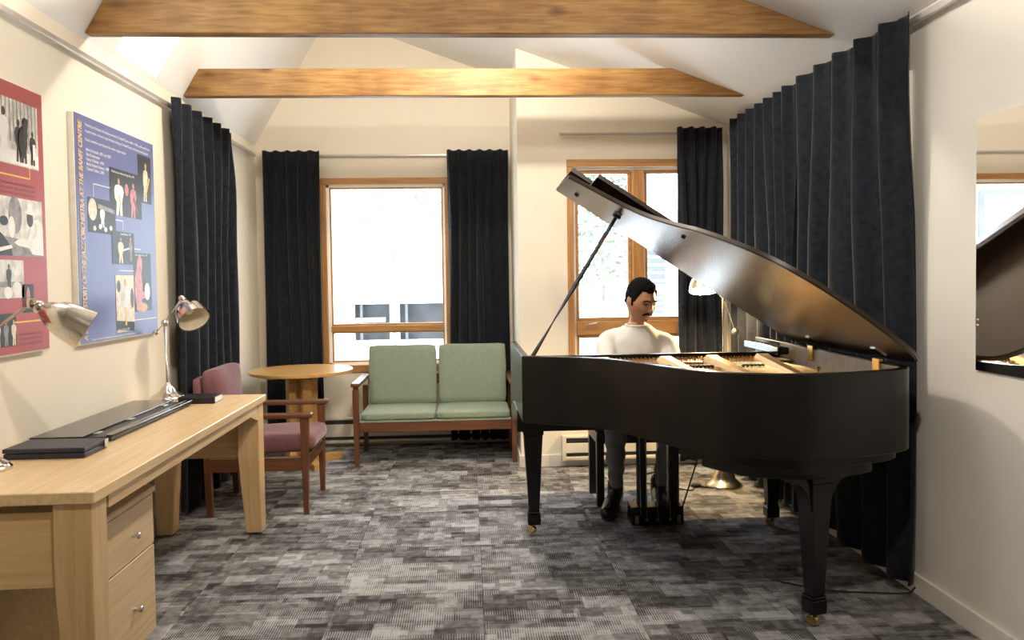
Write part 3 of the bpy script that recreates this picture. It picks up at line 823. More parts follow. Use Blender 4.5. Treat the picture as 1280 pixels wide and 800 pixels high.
# ------------------------------------------------------------------ bell-shade lamps
def bell(bm, o, d, r, L, inner=False):
    k = .94 if inner else 1
    prof = [(.018, .0), (.022, .012), (.020, .02), (r*.48, L*.22), (r*.74, L*.40), (r*.88, L*.60), (r*.95, L*.82), (r*1.02, L*1.0)]
    if inner: prof = [(a*k-.001, h) for a, h in prof[3:]]
    return lathe(prof, o, d, 28, bm, cap=not inner)
def lamp_body(t, base, stem_top, arm_tail, joint, d, r, L, base_r, base_prof, lit=None, mat='nickel', knob=.014):
    b0 = Vector(base); st = Vector(stem_top); at = Vector(arm_tail); jn = Vector(joint); d = Vector(d).normalized()
    part('base', lathe([(a*base_r, h) for a, h in base_prof], b0, n=36), mat, t, 35)
    part('stem', tube([b0+Vector((0, 0, base_prof[-1][1]-.005)), st], .0075, 14), mat, t, 40)
    part('pivot_joint', ellipsoid(st, (.017, .017, .02)), mat, t, 60)
    part('pivot_knob', lathe([(.006, -.03), (.014, -.026), (.014, -.018), (.006, -.014), (.006, .014), (.013, .018), (.013, .024), (.006, .028)], st, (at-jn).cross(Vector((0, 0, 1))), n=14), mat, t, 40)
    arm = part('arm', tube([at, st, jn], .005, 10), mat, t, 40)
    part('arm_end_knob', ellipsoid(at, (knob, knob, knob)), mat, arm, 60)
    part('shade_joint', lathe([(.008, -.022), (.016, -.018), (.016, .018), (.008, .022)], jn, (at-jn).cross(Vector((0, 0, 1))), n=14), mat, t, 40)
    so = jn + d*.012
    sh = bmesh.new(); bell(sh, so, d, r, L)
    # open the mouth: drop the cap face
    caps = [f for f in sh.faces if len(f.verts) > 10 and (f.calc_center_median()-(so+d*L)).length < .01]
    bmesh.ops.delete(sh, geom=caps, context='FACES_ONLY')
    s = part('lamp_shade', sh, mat, t, 50)
    bi = bmesh.new(); bell(bi, so, d, r, L, True); part('shade_lining', bi, 'shade_inner', s, 60)
    bc = so + d*(L*.50)
    part('bulb', ellipsoid(bc, (r*.32, r*.32, r*.32)), 'bulb_lit' if lit else 'bulb_glass', t, 180)
    if lit:
        ld = bpy.data.lights.new('bulb_light', 'POINT'); ld.energy = lit; ld.color = (1, .70, .34); ld.shadow_soft_size = .02
        lo = bpy.data.objects.new('bulb_light', ld); COL.objects.link(lo); lo.location = so + d*(L*.86) - t.location; lo.parent = t
    return t
desk_base = [(1, 0), (1, .008), (.92, .014), (.9, .02), (.72, .03), (.45, .042), (.40, .05), (.36, .058), (.16, .075), (.12, .09)]
DZ = .7365
t = thing('desk_lamp', 'chrome bell-shade desk lamp at the far end of the desk', 'lamp', (-1.575, 4.295, DZ), group='chrome desk lamps')
lamp_body(t, (-1.575, 4.295, DZ), (-1.58, 4.295, 1.135), (-1.625, 4.285, 1.085), (-1.495, 4.315, 1.262), (.52, -.50, -.66), .082, .15, .088, desk_base)
t = thing('desk_lamp', 'chrome bell-shade desk lamp cut by the left picture edge', 'lamp', (-1.60, 2.72, DZ), group='chrome desk lamps')
lamp_body(t, (-1.60, 2.72, DZ), (-1.585, 2.72, 1.17), (-1.64, 2.72, 1.133), (-1.425, 2.72, 1.282), (.80, .32, -.52), .070, .172, .088, desk_base)
floor_base = [(1, 0), (1, .010), (.96, .018), (.78, .034), (.60, .055), (.56, .075), (.42, .10), (.30, .135), (.20, .16), (.14, .175), (.10, .18)]
t = thing('floor_lamp', 'lit brass-toned floor lamp with bell shade behind the piano', 'lamp', (1.605, 5.03, 0))
lamp_body(t, (1.605, 5.03, 0), (1.605, 5.03, 1.215), (1.684, 5.03, .985), (1.475, 5.03, 1.385), (-.04, -.30, -1), .092, .135, .118, floor_base, lit=FLOOR_LAMP_W, mat='lamp_brass', knob=.024)
bm = tube(catmull([(1.50, 4.98, .006), (1.42, 5.02, .006), (1.36, 4.93, .006), (1.24, 5.06, .006), (1.12, 5.16, .006), (1.15, 5.35, .006), (1.4, 5.5, .006)], 6), .004, 6)
t = thing('power_cord', 'black lamp cord with inline switch on carpet behind the piano', 'cord', (1.40, 4.98, 0))
part('cable', bm, 'matte_black', t, 60)
part('switch', ellipsoid((1.42, 5.02, .014), (.035, .022, .013)), 'matte_black', t, 60)
bm = tube(catmull([(1.32, 3.42, .005), (1.5, 3.30, .005), (1.66, 3.26, .005), (1.76, 3.24, .006), (1.80, 3.21, .02), (1.82, 3.20, .045)], 6), .0035, 6)
single('cable', bm, 'matte_black', 'thin black cable on the floor below the near right curtain', 'cord', (1.6, 3.3, 0), 60)

# ------------------------------------------------------------------ desk
t = thing('desk', 'long pale maple desk with drawers along the left wall', 'desk', (-1.39, 3.4, 0))
dx0, dx1, dy0, dy1 = XL+.02, -1.10, 2.40, 4.415
part('desk_top', box(dx0, dx1, dy0, dy1, .70, .7365, .003, 1), 'maple_y', t)
part('front_apron', box(dx1-.040, dx1-.014, dy0+.13, dy1-.13, .655, .6995), 'maple_y', t)
v = [(x, y, z) for x in (dx1-.040, dx1-.014) for y, z in ((dy1-.26, .656), (dy1-.117, .656), (dy1-.117, .618), (dy1-.16, .622))]
bm = tobm(v, [(0, 1, 2, 3), (7, 6, 5, 4), (0, 4, 5, 1), (1, 5, 6, 2), (2, 6, 7, 3), (3, 7, 4, 0)]); bmesh.ops.recalc_face_normals(bm, faces=list(bm.faces))
part('corner_bracket', bm, 'maple_y', t)
def dleg(x0, x1, y0, y1, sx, sy):
    bm = bmesh.new(); v = []
    # straight upper part, taper below on the inner faces
    lv = [(.70, 0), (.42, 0), (.012, .028)]
    for z, tp in lv:
        ax0, ax1 = (x0+tp, x1) if sx > 0 else (x0, x1-tp); ay0, ay1 = (y0+tp*.6, y1) if sy > 0 else (y0, y1-tp*.6)
        v += [(ax0, ay0, z), (ax1, ay0, z), (ax1, ay1, z), (ax0, ay1, z)]
    f = [(0, 1, 2, 3), (11, 10, 9, 8)]
    for r_ in (0, 4):
        for k in range(4): f.append((r_+k, r_+4+k, r_+4+(k+1) % 4, r_+(k+1) % 4))
    add(bm, v, f); bmesh.ops.recalc_face_normals(bm, faces=list(bm.faces)); bmesh.ops.bevel(bm, geom=list(bm.edges), offset=.003, segments=1, affect='EDGES')
    l = part('leg', bm, 'maple_z', t)
    cx, cy = ((x0+x1)/2+.014*sx, (y0+y1)/2+.008*sy)
    part('foot_glide', lathe([(.02, 0), (.02, .012)], (cx, cy, 0), n=12), 'matte_black', l)
dleg(dx1-.125, dx1-.014, dy1-.115, dy1-.012, 1, 1); dleg(dx0+.01, dx0+.12, dy1-.115, dy1-.012, -1, 1)
dleg(dx1-.125, dx1-.014, dy0+.012, dy0+.115, 1, -1); dleg(dx0+.01, dx0+.12, dy0+.012, dy0+.115, -1, -1)
part('end_panel', box(dx0+.12, dx1-.125, dy1-.05, dy1-.03, .405, .672, .002, 1), 'maple_x', t)
part('end_panel', box(dx0+.12, dx1-.125, dy0+.03, dy0+.05, .445, .672, .002, 1), 'maple_x', t)
px = -1.20
ped = part('pedestal', box(-1.66, px-.018, 2.60, 3.095, .03, .555, .003, 1), 'maple_y', t)
part('pedestal_top', box(-1.66, px+.006, 2.60, 3.105, .556, .580, .004, 1), 'maple_y', t)
part('plinth', box(-1.64, px-.04, 2.62, 3.075, 0, .0295), 'maple_y', t)
for z0, z1, kz in ((.366, .551, .452), (.040, .361, .188)):
    d_ = part('drawer', box(px-.0175, px, 2.603, 3.092, z0, z1, .002, 1), 'maple_y', t)
    part('knob', lathe([(.006, 0), (.006, .014), (.011, .018), (.012, .026), (.009, .03)], (px, 2.898, kz), (1, 0, 0), n=14), 'steel', d_, 40, label='small steel drawer knob')

# on the desk
t = thing('flat_case', 'long flat black case with glossy lid lying on the desk', 'case', (-1.52, 3.6, DZ))
part('body', box(-1.655, -1.375, 3.16, 4.06, DZ+.004, DZ+.020, .003, 1), 'satin_black', t)
part('lid_panel', box(-1.668, -1.47, 3.135, 4.085, DZ+.0205, DZ+.027, .002, 1), 'gloss_black', t)
part('front_ledge', box(-1.395, -1.37, 3.16, 4.06, DZ+.0205, DZ+.027, .002, 1), 'gloss_black', t)
part('trim_strip', box(-1.398, -1.395, 3.17, 4.05, DZ+.0205, DZ+.0285), 'steel', t)
for y in (3.21, 3.52, 3.90): part('clip', box(-1.466, -1.448, y, y+.05, DZ+.0205, DZ+.0255, .001, 1), 'steel', t)
for x in (-1.64, -1.39):
    for y in (3.2, 4.02): part('foot', lathe([(.012, 0), (.012, .005)], (x, y, DZ), n=10), 'matte_black', t)
t = thing('flat_box', 'dark navy flat box on the desk in front of the long black case', 'box', (-1.48, 2.96, DZ))
part('base_shell', box(-1.618, -1.343, 2.872, 3.048, DZ, DZ+.020, .004, 2), 'navy_board', t)
part('lid', box(-1.620, -1.341, 2.870, 3.050, DZ+.0215, DZ+.038, .004, 2), 'navy_board', t)
part('hinge_strip', box(-1.3405, -1.337, 3.02, 3.048, DZ+.008, DZ+.036), 'steel', t)
t = thing('book', 'small thick black book on the desk below the far lamp', 'book', (-1.35, 4.17, DZ))
part('cover', box(-1.455, -1.275, 4.10, 4.112, DZ, DZ+.034, .002, 1), 'satin_black', t)
part('cover', box(-1.455, -1.275, 4.112, 4.24, DZ+.030, DZ+.034, .001, 1), 'satin_black', t)
part('cover', box(-1.455, -1.275, 4.112, 4.24, DZ, DZ+.004, .001, 1), 'satin_black', t)
part('pages', box(-1.45, -1.279, 4.112, 4.236, DZ+.004, DZ+.030), 'paper_white', t)

# ------------------------------------------------------------------ posters
PX = XL + .026
def poster(label, y0, y1, z0, z1, mat):
    t = thing('poster', label, 'poster', (XL, (y0+y1)/2, z0), group='jazz history posters')
    part('mount_board', box(XL, PX-.002, y0, y1, z0, z1, .001, 1), 'poster_board', t)
    part('sheet', box(PX-.002, PX, y0+.008, y1, z0+.006, z1), mat, t)
    return t
def flat(t, name, y0, y1, z0, z1, mat, lift=.0006, label=None):
    bm = tobm([(PX+lift, y0, z0), (PX+lift, y1, z0), (PX+lift, y1, z1), (PX+lift, y0, z1)], [(0, 1, 2, 3)])
    return part(name, bm, mat, t, label=label)
def figure(ph, yc, z0, h, body, head='print_skin', lean=0, wd=1.0, lift=.0012):
    """standing player printed in a photograph"""
    w_ = h*.17*wd
    def P2(a, c): return (PX+lift, yc+a*w_+lean*c*h, z0+c*h)
    pts = [(-.7, 0), (-.55, .35), (-.9, .45), (-1.0, .66), (-.8, .78), (-.25, .82), (.25, .82), (.8, .78), (1.05, .64), (.75, .45), (.6, .35), (.65, 0), (.15, 0), (0, .3), (-.2, 0)]
    vs = [P2(*p) for p in pts]
    part('figure', tobm(vs, [tuple(range(len(vs)))]), body, ph)
    vs = [(PX+lift+.0003, yc+lean*.9*h+math.cos(a)*h*.062, z0+h*.905+math.sin(a)*h*.088) for a in [k*math.pi/8 for k in range(16)]]
    part('face', tobm(vs, [tuple(range(16))]), head, ph)
def blob(ph, yc, zc, ry, rz, mat, lift=.0009, nm='shape', rot=0):
    vs = []
    for k in range(16):
        a = k*math.pi/8; p = math.cos(a)*ry; q = math.sin(a)*rz
        vs.append((PX+lift, yc+p*math.cos(rot)-q*math.sin(rot), zc+p*math.sin(rot)+q*math.cos(rot)))
    part(nm, tobm(vs, [tuple(range(16))]), mat, ph)
def bar(ph, ya, za, yb, zb, wd, mat, lift=.0015, nm='shape'):
    d = Vector((0, yb-ya, zb-za)).normalized(); n_ = Vector((0, -d.z, d.y))*wd/2
    a = Vector((PX+lift, ya, za)); c = Vector((PX+lift, yb, zb))
    part(nm, tobm([a-n_, c-n_, c+n_, a+n_], [(0, 1, 2, 3)]), mat, ph)
def text(t, s, y, z, size, mat, vertical=False, shear=0, lift=.0015, name='lettering', width=None):
    cu = bpy.data.curves.new(name, 'FONT'); cu.body = s; cu.size = size; cu.shear = shear; cu.offset = size*.012
    o = bpy.data.objects.new(name, cu); COL.objects.link(o)
    dg = bpy.context.evaluated_depsgraph_get(); me = bpy.data.meshes.new_from_object(o.evaluated_get(dg))
    bpy.data.objects.remove(o); bpy.data.curves.remove(cu)
    k = 1
    if width:
        mx = max(v.co.x for v in me.vertices); k = width/mx
    for v in me.vertices:
        a, c = v.co.x*k, v.co.y
        v.co = (PX+lift, y - c, z + a) if vertical else (PX+lift, y + a, z + c)
    me.transform(Matrix.Translation(-t.location))
    me.materials.clear(); me.materials.append(MATS[mat])
    o = bpy.data.objects.new(name, me); COL.objects.link(o); o.parent = t
    return o
# blue poster
t = poster('blue jazz orchestra history poster with yellow vertical title', 3.555, 4.425, 1.078, 2.078, 'poster_blue')
text(t, 'A BRIEF HISTORY OF THE JAZZ ORCHESTRA AT THE BANFF CENTRE', 3.625, 1.095, .052, 'print_white', True, .25, .0012, width=.955)
text(t, 'A BRIEF HISTORY OF THE JAZZ ORCHESTRA AT THE BANFF CENTRE', 3.622, 1.097, .049, 'print_yellow', True, .25, .0018, width=.955)
text(t, 'The first Jazz Orchestra Workshop was held at The Banff Centre in March 1998, a small ensemble was', 3.655, 2.036, .017, 'print_white', width=.72)
text(t, 'to guest artists, a forum for jazz orchestra writing at The Banff Centre for the Arts and a big band.', 3.655, 2.010, .017, 'print_white', width=.70)
text(t, 'Faculty members have featured the works of guest artists:', 3.655, 1.972, .017, 'print_white', width=.42)
for k, s in enumerate(('Maria Schneider, 2001 and 2002', 'Bob Brookmeyer', 'Kenny Wheeler, 1998', 'Muhal Richard Abrams, 1999', 'Charles Tolliver, 2000')):
    text(t, s, 3.660, 1.928-k*.021, .019, 'print_white')
ph = flat(t, 'photo', 4.216, 4.385, 1.756, 2.000, 'print_black')
figure(ph, 4.30, 1.765, .20, 'print_cream', wd=.9, lean=.08); bar(ph, 4.31, 1.80, 4.36, 1.89, .014, 'print_yellow')
ph = flat(t, 'photo', 3.888, 4.252, 1.667, 1.890, 'print_black', .0008)
figure(ph, 3.985, 1.668, .18, 'print_white', wd=1.7); figure(ph, 4.145, 1.668, .175, 'print_pink', wd=1.3, lean=.05)
blob(ph, 4.075, 1.80, .022, .03, 'print_pink'); bar(ph, 3.985, 1.77, 4.0, 1.70, .012, 'print_yellow'); bar(ph, 4.15, 1.77, 4.20, 1.70, .02, 'print_darkred')
text(t, 'Wide Horizons at Mountain Stage Party, 1999', 3.905, 1.868, .014, 'print_white', lift=.002)
ph = flat(t, 'photo', 3.660, 3.940, 1.572, 1.728, 'print_black', .001)
blob(ph, 3.705, 1.675, .042, .05, 'print_cream', .0014); figure(ph, 3.80, 1.60, .10, 'print_white', wd=1.5, lift=.002)
for k in range(4): blob(ph, 3.72+.055*k, 1.592+.01*(k % 2), .016, .012, 'print_light', .0018)
bar(ph, 3.76, 1.695, 3.93, 1.68, .02, 'print_grey')
ph = flat(t, 'photo', 3.893, 4.145, 1.436, 1.592, 'print_black', .0012)
figure(ph, 3.985, 1.44, .125, 'print_cream', wd=1.5, lift=.002); figure(ph, 4.10, 1.45, .12, 'print_grey', wd=.9, lift=.002); bar(ph, 3.99, 1.50, 4.08, 1.515, .008, 'print_white', .003)
text(t, 'Kenny Wheeler, 1998', 3.985, 1.577, .013, 'print_white', lift=.003)
ph = flat(t, 'photo', 4.13, 4.350, 1.201, 1.496, 'print_black', .001)
blob(ph, 4.20, 1.43, .035, .055, 'print_pink', .0016, rot=-.2); blob(ph, 4.185, 1.32, .05, .11, 'print_pink', .0014); bar(ph, 4.18, 1.28, 4.31, 1.285, .035, 'print_pink', .002)
blob(ph, 4.29, 1.30, .035, .045, 'print_white', .0022); blob(ph, 4.22, 1.22, .07, .025, 'print_skin', .0018)
text(t, 'Muhal Richard Abrams, 1999', 4.15, 1.482, .013, 'print_white', lift=.003)
ph = flat(t, 'photo', 3.917, 4.125, 1.110, 1.383, 'print_cream', .0014)
figure(ph, 4.02, 1.135, .235, 'print_light', wd=1.35, lift=.002); blob(ph, 3.95, 1.33, .02, .03, 'print_black', .0017); bar(ph, 3.92, 1.145, 4.12, 1.13, .045, 'print_black', .0022); bar(ph, 4.02, 1.14, 4.02, 1.23, .02, 'print_yellow', .003)
blob(ph, 4.10, 1.27, .02, .05, 'print_dark', .0017)
text(t, 'Charles Tolliver, 2000', 3.93, 1.118, .014, 'print_white', lift=.003)
for a in ((3.72, 1.79, 3.89, 1.79), (3.72, 1.73, 3.72, 1.79), (3.94, 1.645, 4.02, 1.645), (4.02, 1.60, 4.02, 1.645), (4.145, 1.515, 4.22, 1.515), (3.96, 1.405, 4.13, 1.405), (4.125, 1.160, 4.40, 1.160)): bar(t, *a, .004, 'print_white', .001, 'rule_line')
text(t, 'The Jazz Orchestra Workshop has received support from The Banff Centre', 3.66, 1.092, .013, 'print_white', width=.46)
# red poster (runs out of the picture to the left)
t = poster('red jazz history poster with black and white band photographs', 2.43, 3.300, 1.085, 2.085, 'poster_red')
ph = flat(t, 'photo', 2.50, 3.262, 1.785, 2.026, 'print_light')
for k in range(30): bar(ph, 2.52+.025*k, 1.87, 2.52+.025*k, 2.026, .007, 'print_grey', .0009)
bar(ph, 2.50, 1.815, 3.262, 1.815, .05, 'print_white', .0008)
for k, (yc, hh, bd) in enumerate(((3.03, .19, 'print_white'), (3.125, .16, 'print_dark'), (3.16, .17, 'print_dark'), (3.22, .13, 'print_black'), (2.97, .15, 'print_black'), (2.86, .18, 'print_white'), (2.75, .17, 'print_dark'), (2.62, .17, 'print_dark'))):
    figure(ph, yc, 1.80, hh, bd, 'print_dark', wd=.95, lift=.0012+.0003*k)
bar(ph, 3.145, 1.82, 3.175, 1.97, .03, 'print_black', .004); blob(ph, 3.15, 1.88, .03, .05, 'print_black', .0042); bar(ph, 3.225, 1.82, 3.225, 1.88, .018, 'print_white', .0044)
for a in ((2.6, 1.745, 3.195, 1.745), (3.195, 1.745, 3.195, 1.785), (3.05, 1.205, 3.262, 1.205)): bar(t, *a, .006, 'print_yellow', .001, 'rule_line')
for k in range(3): text(t, 'Big band rehearsal during the summer jazz workshop session', 2.83, 1.712-.018*k, .016, 'print_darkred', width=.40)
ph = flat(t, 'photo', 2.50, 3.275, 1.450, 1.665, 'print_light')
def shape(ph, pts, mat, lift):
    part('shape', tobm([(PX+lift, y, z) for y, z in pts], [tuple(range(len(pts)))]), mat, ph)
shape(ph, [(2.50, 1.45), (3.275, 1.45), (3.275, 1.50), (2.50, 1.56)], 'print_grey', .0008)
blob(ph, 3.085, 1.60, .045, .07, 'print_grey', .0010); blob(ph, 3.06, 1.555, .022, .04, 'print_white', .0012)
shape(ph, [(3.275, 1.455), (3.275, 1.565), (3.245, 1.598), (3.205, 1.585), (3.185, 1.545), (3.165, 1.515), (3.10, 1.512), (3.07, 1.498), (3.10, 1.488), (3.17, 1.482), (3.195, 1.458)], 'print_white', .0014)
shape(ph, [(3.205, 1.585), (3.235, 1.57), (3.225, 1.53), (3.20, 1.515)], 'print_light', .0016)
blob(ph, 3.185, 1.592, .021, .030, 'print_dark', .0018); shape(ph, [(3.145, 1.612), (3.225, 1.606), (3.228, 1.618), (3.205, 1.622), (3.200, 1.648), (3.170, 1.650), (3.163, 1.624), (3.145, 1.621)], 'print_white', .0020)
shape(ph, [(2.80, 1.45), (3.06, 1.45), (3.05, 1.485), (3.0, 1.525), (2.93, 1.56), (2.80, 1.58)], 'print_black', .0013)
shape(ph, [(2.96, 1.46), (3.06, 1.478), (3.055, 1.490), (2.96, 1.475)], 'print_white', .0016); blob(ph, 3.01, 1.575, .028, .018, 'print_black', .0015)
ph = flat(t, 'photo', 2.70, 3.130, 1.295, 1.434, 'print_light', .0008)
figure(ph, 3.03, 1.32, .10, 'print_dark', 'print_dark', lift=.0016); blob(ph, 3.08, 1.33, .03, .025, 'print_white', .002); blob(ph, 3.02, 1.315, .028, .022, 'print_white', .0022); bar(ph, 2.9, 1.345, 3.12, 1.345, .02, 'print_grey', .0012)
ph = flat(t, 'photo', 3.112, 3.195, 1.238, 1.345, 'print_black', .0008); blob(ph, 3.155, 1.30, .013, .035, 'print_pink', .0013)
ph = flat(t, 'photo', 2.70, 3.068, 1.120, 1.240, 'print_black', .0008)
for k in range(6): figure(ph, 2.80+.05*k, 1.122, .095, 'print_cream' if k % 2 else 'print_grey', lift=.0015)
for k in range(3): text(t, 'Jazz faculty and participants in concert', 3.085, 1.155-.018*k, .014, 'print_darkred', width=.16)

# ------------------------------------------------------------------ mirror
t = thing('wall_mirror', 'frameless rectangular mirror on the right wall', 'mirror', (XR, 2.3, .982))
part('glass_sheet', box(XR-.008, XR-.002, 1.75, 2.855, .982, 1.893), 'mirror_silver', t)
for z in (1.145, 1.165): part('clip', lathe([(.005, 0), (.005, .004)], (XR-.008, 2.848, z), (-1, 0, 0), n=10), 'steel', t)

# ------------------------------------------------------------------ seating and table
def taper(x, y, z0, z1, w0, w1, d0=None, d1=None, dx=0, dy=0):
    """four-sided post: size w0 x d0 at z0, w1 x d1 at z1, top shifted by dx, dy"""
    d0 = d0 or w0; d1 = d1 or w1; bm = bmesh.new(); v = []
    for z, a, c, ox, oy in ((z0, w0, d0, 0, 0), (z1, w1, d1, dx, dy)):
        for s, q in ((-1, -1), (1, -1), (1, 1), (-1, 1)): v.append((x+ox+s*a/2, y+oy+q*c/2, z))
    add(bm, v, [(3, 2, 1, 0), (4, 5, 6, 7), (0, 1, 5, 4), (1, 2, 6, 5), (2, 3, 7, 6), (3, 0, 4, 7)])
    bmesh.ops.bevel(bm, geom=list(bm.edges), offset=.003, segments=1, affect='EDGES'); return bm
def cushion(x0, x1, y0, y1, z0, z1, r_=.03, puff=.012, n=8, rot=None):
    """soft box: rounded edges with a slight crown"""
    bm = box(x0, x1, y0, y1, z0, z1)
    bmesh.ops.subdivide_edges(bm, edges=list(bm.edges), cuts=n, use_grid_fill=True)
    cx, cy, cz = (x0+x1)/2, (y0+y1)/2, (z0+z1)/2; hx, hy, hz = (x1-x0)/2, (y1-y0)/2, (z1-z0)/2
    for v in bm.verts:
        p = Vector((v.co.x-cx, v.co.y-cy, v.co.z-cz))
        ix, iy, iz = max(hx-r_, 0), max(hy-r_, 0), max(hz-r_, 0)
        q = Vector((max(-ix, min(ix, p.x)), max(-iy, min(iy, p.y)), max(-iz, min(iz, p.z))))
        d = p-q
        if d.length > 1e-9: d = d.normalized()*min(r_, d.length if d.length < r_ else r_)
        p = q+d
        f = [1-(p.x/hx)**2, 1-(p.y/hy)**2, 1-(p.z/hz)**2]
        small = min((hx, 0), (hy, 1), (hz, 2))[1]
        oth = [k for k in range(3) if k != small]
        p[small] += math.copysign(puff*max(0, f[oth[0]])**.6*max(0, f[oth[1]])**.6, p[small]) if abs(p[small]) > [hx, hy, hz][small]*.5 else 0
        p += Vector((mnoise.noise(v.co*9), mnoise.noise(v.co*9+Vector((5, 5, 5))), mnoise.noise(v.co*9+Vector((9, 2, 1)))))*.0022
        v.co = p+Vector((cx, cy, cz))
    if rot: bmesh.ops.rotate(bm, verts=list(bm.verts), cent=rot[2], matrix=Matrix.Rotation(R(rot[1]), 3, rot[0]))
    return bm

# loveseat
t = thing('loveseat', 'green upholstered two-seat loveseat with dark wooden frame under window', 'sofa', (-.25, 6.10, 0))
lx0, lx1 = -.822, .318
for x in (lx0, lx1):
    part('leg', taper(x, 5.862, 0, .555, .032, .046), 'teak_z', t)
    part('leg', taper(x, 6.385, 0, .52, .032, .042, dy=.03), 'teak_z', t)
    part('armrest', box(x-.032, x+.032, 5.825, 6.44, .575, .605, .008, 2), 'teak_y', t)
    part('arm_block', box(x-.019, x+.019, 5.85, 5.875, .55, .577, .002, 1), 'teak_z', t)
    part('side_rail', box(x-.013, x+.013, 5.88, 6.39, .25, .31, .003, 1), 'teak_y', t)
part('front_rail', box(lx0+.02, lx1-.02, 5.850, 5.876, .245, .312, .003, 1), 'teak_x', t)
part('rear_rail', box(lx0+.02, lx1-.02, 6.37, 6.395, .245, .312, .003, 1), 'teak_x', t)
part('seat_deck', box(lx0+.022, lx1-.022, 5.845, 6.37, .3125, .330, .005, 1), 'green_cloth', t)
for x0, x1 in ((lx0+.030, -.256), (-.248, lx1-.030)):
    c_ = part('seat_cushion', cushion(x0, x1, 5.838, 6.31, .331, .385, .018, .007), 'green_cloth', t, 180)
    c_ = part('back_cushion', cushion(x0+.008, x1-.004, 6.275, 6.375, .375, .835, .022, .007, rot=('X', -7, (0, 6.32, .375))), 'green_cloth', t, 180)
part('back_frame', box(lx0+.02, lx1-.02, 6.41, 6.43, .52, .60, .004, 1), 'teak_x', t)

# armchair facing the middle of the room
t = thing('armchair', 'rose upholstered wooden armchair behind the desk', 'armchair', (-1.23, 4.945, 0))
cyc = 4.945
for y in (4.682, 5.208):
    part('leg', taper(-.952, y, 0, .555, .030, .046), 'teak_z', t)
    part('leg', taper(-1.495, y, 0, .53, .036, .042, dx=-.015), 'teak_z', t)
    part('armrest', box(-1.56, -.905, y-.030, y+.030, .558, .586, .008, 2), 'teak_x', t)
    part('side_rail', box(-1.485, -.965, y-.013, y+.013, .255, .335, .003, 1), 'teak_x', t)
part('front_rail', box(-.968, -.940, 4.70, 5.19, .265, .335, .003, 1), 'teak_y', t)
part('rear_rail', box(-1.515, -1.49, 4.70, 5.19, .265, .335, .003, 1), 'teak_y', t)
part('seat_cushion', cushion(-1.49, -.905, 4.700, 5.19, .338, .435, .040, .014, rot=('Y', -2.5, (-1.4, 4.9, .34))), 'rose_cloth', t, 180)
part('back_frame', cushion(-1.575, -1.525, 4.69, 5.20, .40, .795, .02, .003, rot=('Y', -2, (-1.55, 4.9, .40))), 'rose_cloth', t, 180)
part('back_cushion', cushion(-1.515, -1.415, 4.695, 5.185, .42, .838, .030, .014, rot=('Y', -3.5, (-1.47, 4.9, .42))), 'rose_cloth', t, 180)

# round table
tcx, tcy = -1.235, 6.0
t = thing('round_table', 'round honey oak pedestal table in the corner by window', 'table', (tcx, tcy, 0))
part('table_top', lathe([(.355, .668), (.372, .672), (.373, .692), (.368, .696), (0, .696)], (tcx, tcy, 0), n=72), 'table_oak', t, 35)
for a in (0, 1, 2, 3):
    ang = R(32+90*a); u = Vector((math.cos(ang), math.sin(ang), 0)); v_ = Vector((-u.y, u.x, 0))
    def obx(r0, r1, hw, z0, z1, z1b=None):
        bm = bmesh.new(); vs = []
        for r_, zt in ((r0, z1), (r1, z1b or z1)):
            for s in (-1, 1):
                for z in (z0, zt):
                    p = Vector((tcx, tcy, 0))+u*r_+v_*hw*s; vs.append((p.x, p.y, z))
        add(bm, vs, [(0, 1, 3, 2), (4, 6, 7, 5), (0, 4, 5, 1), (2, 3, 7, 6), (0, 2, 6, 4), (1, 5, 7, 3)])
        bmesh.ops.recalc_face_normals(bm, faces=list(bm.faces)); bmesh.ops.bevel(bm, geom=list(bm.edges), offset=.004, segments=1, affect='EDGES'); return bm
    part('column_post', obx(.055, .11, .035, .06, .64), 'table_oak', t)
    part('foot', obx(.03, .30, .033, .0, .062, .045), 'table_oak', t)
    part('top_bracket', obx(.02, .26, .025, .64, .668), 'table_oak', t)

# ------------------------------------------------------------------ pianist
def remeshed(bm, vox, smooth_it=4):
    me = bpy.data.meshes.new('tmp'); bm.to_mesh(me); bm.free()
    o = bpy.data.objects.new('tmp', me); COL.objects.link(o)
    m = o.modifiers.new('r', 'REMESH'); m.mode = 'VOXEL'; m.voxel_size = vox
    if smooth_it:
        m2 = o.modifiers.new('s', 'SMOOTH'); m2.iterations = smooth_it; m2.factor = .5
    dg = bpy.context.evaluated_depsgraph_get(); me2 = bpy.data.meshes.new_from_object(o.evaluated_get(dg))
    bpy.data.objects.remove(o); bpy.data.meshes.remove(me)
    b2 = bmesh.new(); b2.from_mesh(me2); bpy.data.meshes.remove(me2); return b2
def limb(pts, rad, bm, n=16, flat=1.0):
    """tapered limb with round ends"""
    P_ = [Vector(p) for p in pts]
    Q = catmull(P_, 6); rr = []
    for i in range(len(Q)):
        f = i/6; k = min(int(f), len(rad)-2); g = f-k; g = g*g*(3-2*g); rr.append(rad[k]+(rad[k+1]-rad[k])*g)
    tube(Q, rr, n, bm, flat)
    ellipsoid(Q[0], (rr[0],)*3, bm, 12, 8); ellipsoid(Q[-1], (rr[-1],)*3, bm, 12, 8)
person = thing('person', 'seated pianist in white shirt and grey trousers looking to the right', 'person', (1.0, 4.82, 0))
